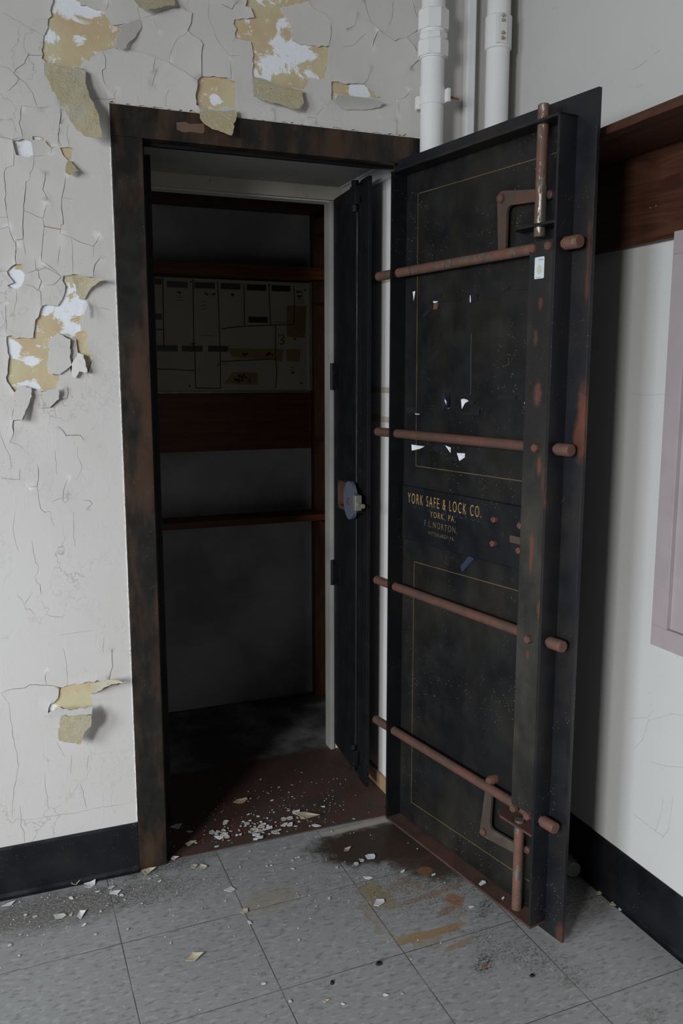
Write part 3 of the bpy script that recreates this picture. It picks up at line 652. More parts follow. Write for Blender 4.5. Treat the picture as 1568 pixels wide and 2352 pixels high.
for (x, y, w, h) in ((142,642,.03,.011),(143,837,.03,.011)):
    p = BP(x, y); obj('label_strip', loc(MB().box((p[0]-.02, BY-.0052, p[1]-h), (p[0]+.02, BY-.0036, p[1]+h)), BO), TAPEK, bd)
for pl in (((865,775),(975,780),(965,955),(865,950)),((535,1012),(845,1018),(840,1085),(560,1060),(548,1035)),((862,1018),(938,1018),(936,1087),(864,1083)),((565,1145),(705,1148),(705,1215),(515,1210))):
    m = MB().prism([BP(*a) for a in pl], BY-.0041, BY-.0035, lambda a, b, h: (a, h, b)); obj('tape_patch', loc(m, BO), TAPEO, bd)
m = MB(); rg = random.Random(2)
for (x, y, r) in ((268,704,9),(418,712,9),(565,717,11),(455,712,9),(333,645,5),(765,662,5),(965,690,5),(347,988,9),(330,1220,6),(945,1207,5),(908,960,8),(898,1150,8),(125,702,6),(615,1165,26),(605,1195,28),(765,1045,22),(630,1046,16),(935,700,14),(940,725,14)):
    for k in range(6):
        p = BP(x+rg.uniform(-r, r), y+rg.uniform(-r, r)*.35); rr = .0016+r*.00012
        m.lathe((p[0], BY-.0052, p[1]), (0, 1, 0), [(rr, 0), (rr, .0012)], 8)
obj('marker_blot', loc(m, BO), INK, bd)
m = MB()
for (x, y, w) in ((275,730,20),(270,748,26),(405,755,14),(405,775,16),(405,797,16),(830,868,38),(420,942,40),(895,1120,7),(895,1133,7),(518,1100,16),(940,740,18),(940,760,20)):
    pts = []
    for k in range(9): pts.append(BP(x-w+2*w*k/8, y+rg.uniform(-4, 4)))
    for a, b in zip(pts[:-1], pts[1:]): m.cyl((a[0], BY-.0042, a[1]), (b[0], BY-.0042, b[1]), .0007, 5)
obj('handwriting', loc(m, BO), INK, bd)

# ------------------------------------------------------------------ inner door leaves
HX, HY_ = 1.0765, 2.745
th_l = math.atan2(2.385-2.745, 1.050-1.0765); LL = .361
il = thing('inner_door_leaf', 'narrow black inner door leaf standing open on the right, with slate grey latch plate', 'door', (HX, HY_, 0), th_l)
obj('panel', MB().bbox((.004, 0, .028), (.300, .006, 1.915), .001), LEAFM, il)
m = MB().bbox((.290, -.006, .028), (.361, .006, 1.915), .0015).box((.300, -.014, .05), (.306, -.006, 1.87)).box((.340, -.010, .04), (.345, -.006, 1.90))
obj('edge_rail', m, LEAFM, il)
obj('latch_rod', MB().cyl((.283, -.012, .06), (.283, -.012, 1.885), .006, 12), LEAFM, il)
for z in (1.845, .075):
    obj('rod_guide', MB().bbox((.262, -.030, z), (.306, -.001, z+.055), .003).cyl((.283, -.02, z-.02), (.283, -.02, z+.07), .011, 14), LEAFM, il, smooth=True)
for z in (1.34, .66):
    m = MB().cyl((-.004, -.004, z-.045), (-.004, -.004, z+.045), .008, 14).bbox((0, -.004, z-.035), (.075, 0, z+.035), .001)
    for a in (.04, .062): m.cyl((a, -.004, z), (a, -.010, z), .006, 10)
    obj('hinge', m, BLACKD, il, smooth=True)
ZL = .957
def dl(u, z): return (.288+u, z+ZL)
pts = []
for k in range(41):
    a = PI/2 + 2*PI*k/40; r = .058; ca, sa = math.cos(a), math.sin(a); 
    pts.append((ca*.054, sa*.060))
pts = [(u, z) for u, z in pts if not (u > .035 and -.028 < z < .035)]
i0 = max(range(len(pts)), key=lambda i: 0)
ang = sorted([(math.atan2(z, u) % (2*PI), u, z) for u, z in pts])
outl = [(u, z) for _, u, z in ang] + [(.044, -.024), (.078, -.022), (.078, .026), (.048, .028)]
m = MB().prism([dl(u, z) for u, z in outl], -.040, -.028, lambda a, b, h: (a, h, b))
obj('latch_plate', m, [SLATE], il)
obj('latch_boss', MB().lathe((.286, -.040, ZL-.004), (0, -1, 0), [(.012, 0), (.012, .003), (.006, .006)], 16), RUST, il, smooth=True)
obj('latch_lug', MB().bbox((.345, -.048, ZL-.022), (.372, -.026, ZL+.026), .003), GALV, il)
obj('latch_spindle', MB().cyl((.288, -.028, ZL), (.288, -.016, ZL), .016, 16), BLACKD, il)
obj('latch_pin', MB().cyl((.335, -.030, ZL-.03), (.335, -.006, ZL-.03), .007, 12), BLACKD, il)
m = MB()
for a, b in (((.13, ZL+.04), (.22, ZL+.04)), ((.22, ZL+.04), (.22, ZL-.04)), ((.22, ZL-.04), (.13, ZL-.04)), ((.13, ZL-.04), (.13, ZL+.04))):
    m.bbox((min(a[0], b[0])-.006, -.026, min(a[1], b[1])-.006), (max(a[0], b[0])+.006, -.0005, max(a[1], b[1])+.006), .002)
obj('latch_keeper', m, RUSTD, il)
obj('latch_tongue', MB().cyl((.370, -.036, ZL-.002), (.405, -.036, ZL-.002), .005, 14).lathe((.405, -.036, ZL-.002), (1, 0, 0), [(.006, 0), (.0075, .002), (.0075, .006), (.006, .008)], 14), GALV, il, smooth=True)
il2 = thing('inner_door_leaf', 'black inner door leaf seen edge-on against the left side of the doorway', 'door', (.440, 2.740, 0), math.atan2(2.40-2.74, .412-.44))
obj('panel', MB().bbox((.004, -.004, .028), (.30, .004, 1.918), .001), LEAFM, il2)
obj('edge_rail', MB().bbox((.290, -.008, .028), (.342, .010, 1.918), .002).box((.30, -.016, .05), (.306, -.008, 1.88)), LEAFM, il2)
for z in (1.34, .66): obj('hinge', MB().cyl((-.002, 0, z-.045), (-.002, 0, z+.045), .008, 14), BLACKD, il2, smooth=True)

# ------------------------------------------------------------------ big vault door
DVX = -430
u_ = fw*FPX + rt*(DVX-784) - up*(865-1176); u_[2] = 0; u_ /= np.linalg.norm(u_)
P0 = on_floor(1289, 2167, .012); nn_ = np.cross(u_, [0, 0, 1.0]); nn_ = nn_ if nn_[0] < 0 else -nn_
SW = .708
Hg = P0 + u_*SW
vd = thing('vault_door', 'tall black steel vault door swung open, with rusty lock bolts on its inner face', 'door', (Hg[0], Hg[1], 0), math.atan2(-u_[1], -u_[0]))
def D(px, py, d=0.0):
    r = ray(px, py); P = P0 + nn_*d; t = ((P-CP)@nn_)/(r@nn_); q = CP+r*t
    return (SW-float((q-P0)@u_), float(q[2]))
def DV(px, py, d=0.0): w, z = D(px, py, d); return Vector((w, -d, z))
fd = lambda a, b, h: (a, -h, b)
PLATEB = black_paint('black_flange_steel', (.008, .009, .013), (.022, .018, .015), .04, .38, .8, .9, .42, [(*D(1338, 930), .016, .05, .8), (*D(1330, 1010), .018, .05, .8), (*D(1340, 960), .02, .03, .8), (*D(1348, 655), .006, .03, .5), (*D(1288, 2150), .02, .03, .5), (*D(1352, 560), .006, .05, .4)])
STRIP = black_paint('worn_lock_strip', (.014, .0135, .0125), (.050, .046, .037), .03, .5, .5, 1.0, .4, [(*D(1243, 695, .045), .006, .012, .6), (*D(1232, 775, .045), .007, .018, .6), (*D(1236, 905, .045), .014, .032, .85), (*D(1240, 1070, .045), .006, .022, .9), (*D(1222, 1265, .045), .007, .055, 1.0), (*D(1240, 1400, .045), .008, .02, .8), (*D(1213, 1505, .045), .006, .012, .8)])
obj('door_plate', MB().bbox((0, 0, .012), (SW, .010, 1.921), .0015), PLATEB, vd)
WL, WR = SW-.668, SW-.055; ZT, ZB = 1.879, .040; DD = .050
obj('face_panel', MB().box((WL+.004, -.0015, ZB+.004), (WR-.006, .0, ZT-.004)), BLACK, vd)
obj('rim_angle', MB().bbox((WR-.007, -DD, ZB), (WR, 0, ZT), .001), PLATEB, vd)
obj('rim_angle', MB().bbox((WL, -DD, ZB), (WL+.006, 0, ZT), .001).bbox((WL+.004, -DD+.004, ZB), (WL+.007, -.001, ZB+.055), .0008).bbox((WL+.004, -DD+.004, ZT-.07), (WL+.007, -.001, ZT), .0008), BLACKD, vd)
obj('rim_angle', MB().bbox((WL, -DD, ZT-.006), (WR, 0, ZT), .001), BLACK, vd)
obj('rim_angle', MB().bbox((WL, -DD, ZB-.006), (WR, 0, ZB), .001), RUSTD, vd, label='rusty bottom angle')
# hinges behind the plate
for z in (.35, 1.0, 1.6): obj('hinge', MB().cyl((.012, .022, z-.07), (.012, .022, z+.07), .012, 16, .002).bbox((.012, .010, z-.05), (.12, .018, z+.05), .002), BLACKD, vd, smooth=True)
# pinstripes
def stripe(px, d=.0022, w=.0010):
    m = MB(); P = [DV(x, y, .0016) for x, y in px]
    for a, b in zip(P[:-1], P[1:]):
        t = (b-a).normalized(); s_ = Vector((-t.z, 0, t.x))*w; e = t*w
        m.add([a-s_-e, b-s_+e, b+s_+e, a+s_-e, a-s_-e+Vector((0,-.0004,0)), b-s_+e+Vector((0,-.0004,0)), b+s_+e+Vector((0,-.0004,0)), a+s_-e+Vector((0,-.0004,0))],
              [(0,1,2,3),(4,7,6,5),(0,4,5,1),(1,5,6,2),(2,6,7,3),(3,7,4,0)])
    return m
obj('pinstripe', stripe([(1205,1106),(955,1070),(960,445),(1281,350),(1277,500)]), GOLD, vd)
obj('pinstripe', stripe([(1200,1360),(951,1290),(944,1842),(1221,2028),(1223,1930)]), GOLD, vd)
# lock bolts
BZ = (1.618, 1.183, .744, .308); BDp = .026
for i, z in enumerate(BZ):
    r = .0125
    m = MB().cyl((WL+.006, -BDp, z), (WR-.007, -BDp, z), r, 24)
    m.cyl((D(866, 800, BDp)[0]+.002, -BDp, z), (WL+.006, -BDp, z), r, 24, .003)
    m.lathe((WR-.007, -BDp, z), (1, 0, 0), [(r*.8, 0), (r*.8, .014), (r*1.12, .014), (r*1.12, .050), (r*1.0, .053)], 24)
    obj('lock_bolt', m, RUSTB if i == 0 else RUST, vd, smooth=True)
# carrier strip
w0, w1 = D(1217, 600, .045)[0], D(1275, 600, .045)[0]
zt = D(1250, 552, .045)[1]; zb = D(1205, 1862, .045)[1]
obj('carrier_strip', MB().bbox((w0, -.048, zb), (w1, -.041, zt), .001), STRIP, vd)
def hexb(p, r=.0105, h=.012):
    return MB().lathe((p[0], p[1], p[2]), (0, -1, 0), [(r, 0), (r, h*.75), (r*.8, h)], 6)
for (x, y) in ((1226,571),(1262,565),(1231,1029),(1214,1468),(1181,1856),(1212,1874)):
    p = DV(x, y, .050); obj('hex_bolt', hexb((p.x, -.047, p.z)), RUST, vd)
# shoot rods top and bottom, guide plates, cranks
p1 = D(1247, 240, .026); p2 = D(1240, 545, .026); wv = (p1[0]+p2[0])/2
obj('shoot_rod', MB().cyl((wv, -BDp, p2[1]), (wv, -BDp, p1[1]), .0125, 24, .002), RUSTB, vd, smooth=True)
p3 = D(1192, 1885, .026); p4 = D(1187, 2072, .026); wq = (p3[0]+p4[0])/2
obj('shoot_rod', MB().cyl((wq, -BDp, .018), (wq, -BDp, p3[1]-.012), .0125, 24, .002).cyl((wq, -BDp, p3[1]-.012), (wq, -BDp, p3[1]+.004), .0115, 24), RUSTB, vd, smooth=True)
g0, g1 = D(1180, 520, .03), D(1281, 508, .03)
obj('rod_guide', MB().prism([(g0[0], 0), (g0[0]+.004, .030), (g0[0]+.03, .046), (WR-.006, .046), (WR-.006, 0)], D(1240,512,.05)[1]-.004, D(1240,512,.05)[1]+.002, lambda a, b, h: (a, -b, h)), BLACK, vd)
gz = D(1233, 1935, .05)[1]
ga = D(1140, 1870, .03)[0]
obj('rod_guide', MB().prism([(ga, .006), (ga+.004, .030), (ga+.03, .046), (WR-.006, .046), (WR-.006, 0), (ga+.01, 0)], gz, gz+.006, lambda a, b, h: (a, -b, h)), RUSTD, vd, label='rust-brown lower rod guide')
def crank(piv, a_end, b_end, mat, dd=.014):
    P = DV(*piv, dd); A = DV(*a_end, dd); B = DV(*b_end, dd); m = MB()
    def arm(p, q, r0, r1):
        t = (q-p).normalized(); s_ = Vector((-t.z, 0, t.x)); pts = []
        for k in range(9):
            a = PI/2+PI*k/8; v = t*math.cos(a)*r0 + s_*math.sin(a)*r0; pts.append(((p+v).x, (p+v).z))
        for k in range(9):
            a = -PI/2+PI*k/8; v = t*math.cos(a)*r1 + s_*math.sin(a)*r1; pts.append(((q+v).x, (q+v).z))
        return pts
    m.prism(arm(P, A, .017, .012), dd, dd+.007, fd); m.prism(arm(P, B, .017, .013), dd+.0003, dd+.0073, fd)
    # inside fillet
    ta = (A-P).normalized(); tb = (B-P).normalized()
    m.prism([((P+ta*.04+tb*.012).x, (P+ta*.04+tb*.012).z), ((P+ta*.02+tb*.02).x, (P+ta*.02+tb*.02).z), ((P+tb*.04+ta*.012).x, (P+tb*.04+ta*.012).z), (P.x, P.z)], dd+.0001, dd+.0071, fd)
    o = obj('bell_crank', m, mat, vd)
    obj('pivot_boss', MB().cyl((P.x, -.0015, P.z), (P.x, -dd, P.z), .014, 18), BLACK, o)
    obj('pivot_bolt', hexb((P.x, -(dd+.007), P.z), .0105, .010), RUST, o)
crank((1158,457),(1157,585),(1235,450), RUSTO)
crank((1117,1908),(1128,1800),(1190,1948), rust('grimy_steel_arm', (.075, .062, .050), (.055, .040, .032)))
for (x, y) in ((1263,447),(1211,1952)):
    p = DV(x, y, .01); obj('pin_head', MB().lathe((p.x, -.0015, p.z), (0, -1, 0), [(.010, 0), (.010, .012), (.006, .016)], 16), RUSTD, vd, smooth=True)
p = DV(1128, 1792, .015); obj('pin_head', MB().lathe((p.x, -.0015, p.z), (0, -1, 0), [(.012, 0), (.012, .02), (.008, .026)], 16), RUST, vd, smooth=True)
# lock cover with name
q = [D(925,1113,.012), D(1300,1184,.012), D(1300,1338,.012), D(928,1241,.012)]
zt_, zb_ = 0, 0
LC0 = D(923,1113,.012); LC1 = D(928,1240,.012); zlt = (LC0[1]+D(1205,1167,.012)[1])/2; zlb = (LC1[1]+D(1200,1310,.012)[1])/2
lw1 = D(1238,1200,.012)[0]
lc = obj('lock_cover', MB().bbox((LC0[0]+.002, -.012, zlb), (lw1, -.001, zlt), .0025), black_paint('lock_cover_paint', (.007, .008, .0105), (.014, .013, .012), 0, .38, .8), vd)
def text(name, body, x, y, hpx, wpx, mat, parent, d, sx=1.0, depth=.0003, z_off=0, shear=0):
    cu = bpy.data.curves.new(name, 'FONT'); cu.body = body; cu.size = 1.0; cu.extrude = 0; cu.fill_mode = 'FRONT'; cu.space_character = 1.35; cu.offset = -.006
    o = bpy.data.objects.new(name, cu); C.objects.link(o); bpy.context.view_layer.update()
    dg = bpy.context.evaluated_depsgraph_get(); me = bpy.data.meshes.new_from_object(o.evaluated_get(dg)); bpy.data.objects.remove(o)
    V = np.array([v.co[:] for v in me.vertices]); mn = V.min(0); mx = V.max(0)
    A = D(x, y, d); B = D(x+wpx[0], y+wpx[1], d); wid = B[0]-A[0]; hh = abs(D(x, y+hpx, d)[1]-A[1])
    mb = MB(); vv = [(A[0]+(v[0]-mn[0])/(mx[0]-mn[0])*wid, -d-depth, A[1]-hh+(v[1]-mn[1])/(mx[1]-mn[1])*hh + z_off) for v in V]
    mb.add(vv, [tuple(p.vertices) for p in me.polygons]); ob = obj(name, mb, mat, parent); return ob
text('lettering_shadow', 'YORK SAFE & LOCK CO.', 939, 1142, 23, (169, 39), GREENT, lc, .0121, depth=.0002)
text('lettering', 'YORK SAFE & LOCK CO.', 937, 1131, 23, (169, 36), GOLDT, lc, .0121, depth=.0006)
text('lettering', 'YORK, PA.', 988, 1174, 15, (58, 14), GOLDT, lc, .0121, depth=.0005)
FAINT = simple('faded_lettering', (.20, .155, .10), .5, 0, .1, 200, .6)
text('lettering', 'F.L.NORTON,', 975, 1194, 16, (75, 16), FAINT, lc, .0121, depth=.0005)
text('lettering', 'PITTSBURGH,PA.', 984, 1220, 9, (60, 15), FAINT, lc, .0121, depth=.0005)
for (x, y) in ((1132,1194),(1192,1208),(1129,1249),(1189,1265)):
    p = DV(x, y, .022); m = MB().lathe((p.x, -.012, p.z), (0, -1, 0), [(.0075, 0), (.0075, .010), (.006, .012)], 16)
    s_ = obj('cover_screw', m, rust('screw_rust', (.17, .06, .05), (.12, .05, .04)) if x == 1132 else bpy.data.materials['screw_rust'], lc, smooth=True)
    a = math.radians(70 if y < 1240 else 45); t = Vector((math.cos(a), 0, math.sin(a)))*.006; n_ = Vector((-t.z, 0, t.x)).normalized()*.0007; c_ = Vector((p.x, -.0242, p.z))
    obj('screw_slot', MB().add([c_-t-n_, c_+t-n_, c_+t+n_, c_-t+n_, c_-t-n_+Vector((0,.0005,0)), c_+t-n_+Vector((0,.0005,0)), c_+t+n_+Vector((0,.0005,0)), c_-t+n_+Vector((0,.0005,0))], [(0,1,2,3),(4,7,6,5),(0,4,5,1),(1,5,6,2),(2,6,7,3),(3,7,4,0)]), INK, s_)
p = DV(1155, 1227, .0125); m = MB(); 
m.lathe((p.x, -.0119, p.z), (0, -1, 0), [(.008, 0), (.008, .0015), (.005, .0015)], 20); obj('key_hole', m, INK, lc)
p = D(1177, 1228, .02); obj('lock_tongue', MB().bbox((p[0], -.030, D(1177,1245,.02)[1]), (lw1-.01, -.012, p[1]), .002), RUSTO, lc)
# sticker: blank card with rounded corners
p = [D(1228,591,.0485), D(1250,588,.0485)]; sx0 = p[0][0]; sx1 = p[1][0]; sz1 = D(1239,590,.0485)[1]; sz0 = D(1238,640,.0485)[1]
def rrect(a0, b0, a1, b1, r):
    o = []
    for cx, cy, st in ((a1-r, b1-r, 0), (a0+r, b1-r, 90), (a0+r, b0+r, 180), (a1-r, b0+r, 270)):
        for k in range(5): t = math.radians(st+22.5*k); o.append((cx+r*math.cos(t), cy+r*math.sin(t)))
    return o
st = obj('sticker', MB().prism(rrect(sx0, sz0, sx1, sz1, .003), .048, .0484, fd), simple('sticker_white', (.62, .68, .72), .35), vd, label='white rounded sticker on the strip')
wq_ = sx1-sx0; hq = sz1-sz0
m = MB()
for k in range(6): 
    a = sx0+wq_*(.42+.085*k); m.prism([(a, sz1-hq*.16), (a+wq_*.06, sz1-hq*.155), (a+wq_*.06, sz1-hq*(.10+.02*(k % 2))), (a, sz1-hq*.105)], .0484, .0486, fd)
obj('sticker_print', m, simple('sticker_blue_grey', (.20, .30, .36)), st)
m = MB().prism([(sx0+wq_*.15, sz0+hq*.05), (sx0+wq_*.7, sz0+hq*.055), (sx0+wq_*.7, sz0+hq*.07), (sx0+wq_*.15, sz0+hq*.065)], .0484, .0486, fd)
obj('sticker_print', m, INK, st)
m = MB().prism([(sx0+wq_*(.30+.18*math.cos(k*PI/7)), sz0+hq*(.45+.22*math.sin(k*PI/7))) for k in range(14)], .0484, .0486, fd)
obj('sticker_print', MB().prism([(sx0+wq_*(.5+.3*math.cos(k*PI/8)*(1 if k % 2 else .75)), sz0+hq*(.42+.24*math.sin(k*PI/8)*(1 if k % 2 else .8))) for k in range(16)], .0484, .0486, fd), simple('sticker_pale_yellow', (.52, .55, .40)), st)
# scraps of paper and tape
def scrap(px, mat, name, h=.0025, curl=.004):
    P = [DV(x, y, .002) for x, y in px]; c = sum(P, Vector())/len(P); m = MB(); n = len(P)
    vs = [p+Vector((0, -.0012-curl*rng.random(), 0)) for p in P]; vs2 = [v+Vector((0, .0005, 0)) for v in vs]
    cc = c+Vector((0, -.0010, 0)); cc2 = cc+Vector((0, .0005, 0))
    fs = []
    for i in range(n):
        j = (i+1) % n; fs += [(i, j, 2*n), (n+j, n+i, 2*n+1), (j, i, n+i, n+j)]
    m.add(vs+vs2+[cc, cc2], fs); return obj(name, m, mat, vd)
cD = lambda *p: T(850, 600, 2.851, p); cE = lambda *p: T(850, 1080, 2.851, p)
for pl in (cD((288,200),(300,196),(292,260)), cD((658,225),(664,222),(668,270),(658,270)), cD((602,905),(620,900),(640,905),(648,915),(625,930),(606,968)), cD((278,1200),(362,1212),(330,1228),(280,1240)), cD((576,1255),(625,1258),(624,1285),(588,1308)), cD((1030,885),(1034,932),(1012,932)), cD((300,996),(328,1000),(326,1005),(300,1003)), cD((488,890),(524,960),(512,968),(488,905)), cD((500,1205),(530,1220),(535,1255),(525,1252)), c_ if False else cD((420,262),(450,262),(438,275),(420,272))):
    scrap(pl, PAPER, 'paper_scrap')
for pl in (cD((618,220),(704,214),(702,262),(668,268),(664,236),(625,232)), cD((412,1212),(505,1206),(530,1240),(412,1238)), cD((238,955),(300,952),(302,994),(238,992)), cD((600,990),(660,985),(662,962),(720,966),(716,1010),(602,1004)), cD((838,872),(960,880),(950,908),(832,902)), cD((345,350),(410,280),(416,320),(352,375)), cD((355,270),(590,240),(588,252),(358,285)), cD((950,170),(1045,162),(1045,185),(952,188)), cD((865,175),(915,165),(905,190),(866,198)), cD((1000,960),(1015,935),(1030,938),(1028,990)), cD((418,210),(470,208),(468,235),(408,248)), cD((655,905),(686,918),(676,945),(650,930)), cD((495,1278),(580,1285),(576,1302),(500,1296))):
    scrap(pl, TAPEK, 'tape_scrap', curl=.001)
for pl in (cD((492,865),(524,862),(524,960),(480,982),(474,880)), cE((648,562),(690,578),(640,630),(604,668),(592,630))):
    scrap(pl, TAPEC if pl[0][1] < 1000 else simple('blue_tape', (.035, .045, .075), .35), 'tape_scrap')
scrap(cD((420,275),(452,270),(448,315),(420,318)), RUST, 'tape_scrap')
m = MB(); a = DV(1281.5, 835, .0016)
P = [DV(*x, .0022) for x in (cD((662,475),(658,660),(658,800),(655,875)))]; m.tube(P, .0005, 5)
obj('scratch_line', m, simple('pale_scratch', (.12, .12, .12)), vd)

# ------------------------------------------------------------------ pipes
def pipe_hex(m, c, z0, z1, r, n=8, mi=0): m.lathe((c[0], c[1], z0), (0, 0, 1), [(r-.002, 0), (r, .003), (r, z1-z0-.003), (r-.002, z1-z0)], n, mi)
PC = (1.145, 2.190)
pp = thing('conduit_pipe', 'thick white painted pipe with three hexagonal couplings beside the cracked wall', 'pipe', (PC[0], PC[1], .1))
l_ = lambda m: loc(m, (PC[0], PC[1], .1))
obj('pipe', l_(MB().cyl((PC[0], PC[1], .1), (PC[0], PC[1], 3.1), .0315, 32)), PAINT_PIPE, pp, smooth=True)
for a, b, r in ((2.248, 2.297, .043), (2.226, 2.240, .039), (2.182, 2.222, .043)):
    m = MB(); pipe_hex(m, PC, a, b, r); obj('coupling_nut', l_(m), PAINT_PIPE, pp)
obj('coupling_sleeve', l_(MB().cyl((PC[0], PC[1], 2.178), (PC[0], PC[1], 2.302), .0355, 32)), PAINT_PIPE, pp, smooth=True)
m = MB().cyl((PC[0], PC[1], 2.062), (PC[0], PC[1], 2.108), .0335, 32).bbox((1.170, 2.150, 2.066), (1.180, 2.215, 2.100), .002).bbox((1.109, 2.205, 2.055), (1.118, 2.222, 2.088), .002)
obj('pipe_clamp', l_(m), PAINT_PIPE, pp, smooth=True)
obj('clamp_screw', l_(MB().cyl((1.175, 2.165, 2.083), (1.212, 2.165, 2.079), .003, 10)), rust('orange_rust', (.36, .12, .05), (.2, .07, .035)), pp)
PC2 = (1.343, 2.185)
p2_ = thing('conduit_pipe', 'thick white painted pipe with a two-part screwed sleeve, nearest the right wall', 'pipe', (PC2[0], PC2[1], .1))
l2 = lambda m: loc(m, (PC2[0], PC2[1], .1))
obj('pipe', l2(MB().cyl((PC2[0], PC2[1], .1), (PC2[0], PC2[1], 3.1), .0320, 32)), PAINT_PIPE, p2_, smooth=True)
m = MB().lathe((PC2[0], PC2[1], 2.225), (0, 0, 1), [(.034, 0), (.0365, .002), (.0365, .083), (.034, .085)], 32).bbox((1.318, 2.146, 2.231), (1.348, 2.165, 2.306), .002)
obj('coupling_sleeve', l2(m), PAINT_PIPE, p2_, smooth=True)
for z in (2.300, 2.288, 2.256, 2.243):
    obj('set_screw', l2(MB().lathe((1.333, 2.147, z), (-.3, -1, 0), [(.0045, 0), (.0045, .006), (.003, .0075)], 10)), rust('brass_screw', (.30, .20, .10), (.40, .36, .28)) if z == 2.300 else bpy.data.materials['brass_screw'], p2_, smooth=True)
m = MB().bbox((1.262, 2.208, .1), (1.288, 2.2349, 3.1), .004)
t_ = obj('wire_raceway', m, PAINT_PIPE); t_['label'] = 'slim square white raceway running up the wall between the two round pipes'; t_['category'] = 'conduit'

# ------------------------------------------------------------------ coat shelf on the right wall
XF = 1.222
s0 = on_side(1568, 216, XF); s1 = on_side(1568, 240, XF)
cs = thing('wall_shelf', 'long brown wooden shelf with backboard, mounted on the right wall behind the door', 'shelf', (1.42, .8, 1.65))
CO = (1.42, .8, 1.65)
zs1, zs0 = float(s0[2]), float(s1[2])
obj('shelf_board', loc(MB().bbox((XF, -.6, zs0), (1.42, 1.98, zs1), .002), CO), WOODS, cs)
obj('backboard', loc(MB().bbox((1.402, -.6, 1.648), (1.4199, 1.98, zs0), .002).bbox((1.398, -.6, 1.640), (1.4199, 1.98, 1.650), .002), CO), WOODS, cs)
m = MB()
for (x, y) in ((1493, 477), (1506, 473)):
    p = on_side(x, y, 1.402); m.lathe((1.4015, p[1], p[2]), (1, 0, 0), [(.002, 0), (.002, .003)], 8)
obj('screw_hole', loc(m, CO), GALV, cs)
# mauve framed panel
XP = 1.396
a = on_side(1545, 532, XP); b = on_side(1495, 1480, XP)
yl = float((a[1]+b[1])/2); zt2, zb2 = float(a[2]), float(b[2])
cb = thing('wall_panel', 'mauve painted panel with a raised frame on the right wall, cut off at the photo edge', 'panel', (1.42, .6, .7))
PO = (1.42, .6, .7); fw_ = .048; ye = -.3
m = MB().bbox((XP, ye, zt2-fw_), (1.4199, yl, zt2), .0015).bbox((XP, ye, zb2), (1.4199, yl, zb2+fw_), .0015).bbox((XP, yl-fw_, zb2+fw_), (1.4199, yl, zt2-fw_), .0015).bbox((XP, ye, zb2+fw_), (1.4199, ye+fw_, zt2-fw_), .0015)
obj('panel_frame', loc(m, PO), MAUVE, cb)
obj('panel_field', loc(MB().box((XP+.012, ye+fw_, zb2+fw_), (1.4195, yl-fw_, zt2-fw_)), PO), MAUVE, cb)
# jar lying behind the door
gp = on_floor(1318, 2000, .022)
jr = thing('glass_jar', 'small clear glass jar lying on the floor behind the vault door', 'jar', (gp[0], gp[1], 0))
ax = Vector((-.25, -1, 0)).normalized()
gpv = Vector((0, 0, .0225))
prof = [(.019, 0), (.0215, .003), (.0215, .05), (.018, .062), (.018, .070)]
pin = [(.016, .070), (.016, .061), (.0195, .049), (.0195, .005), (.017, .003)]
obj('body', MB().lathe(gpv - ax*.0, -ax, prof+pin, 32), GLASS, jr, smooth=True)

# ------------------------------------------------------------------ paint chips on the floor
def chip_mesh(name, seed, r, curl, mat, t=.0011):
    g = random.Random(seed); n = g.randint(4, 6); pts = []; asp = g.uniform(.45, .8)
    for k in range(n):
        a = 2*PI*(k+g.uniform(-.3, .3))/n; q = r*g.uniform(.6, 1.2); pts.append((q*math.cos(a), q*math.sin(a)*asp))
    ring2 = [(x*.5, y*.5) for x, y in pts]
    f = lambda x, y: curl*((x/r)**2+.3*(y/r))*r + .001
    mb = MB(); top = [(x, y, max(.0003, f(x, y))+t) for x, y in pts]+[(x, y, max(.0003, f(x, y))+t) for x, y in ring2]+[(0, 0, f(0, 0)+t)]
    bot = [(x, y, z-t) for x, y, z in top]; mb.v = top+bot; N = len(top)
    F = []
    for i in range(n):
        j = (i+1) % n; F += [(i, j, n+j, n+i), (n+i, n+j, 2*n)]
        F += [(N+j, N+i, N+n+i, N+n+j), (N+n+j, N+n+i, N+2*n), (j, i, N+i, N+j)]
    for q in F: mb.f.append(list(q)); mb.m.append(0)
    me = bpy.data.meshes.new(name); me.from_pydata(mb.v, [], mb.f); me.materials.append(mat)
    bm = bmesh.new(); bm.from_mesh(me); bmesh.ops.recalc_face_normals(bm, faces=bm.faces); bm.to_mesh(me); bm.free()
    return me
def put(me, x, y, rz, label, group=None, z=0.0, s=1.0, tilt=0.0):
    o = bpy.data.objects.new('paint_chip', me); C.objects.link(o); o.location = (x, y, z+.0004); o.rotation_euler = (tilt, 0, rz); o.scale = (s, s, s)
    o['label'] = label; o['category'] = 'paint chip'
    if group: o['group'] = group
    return o
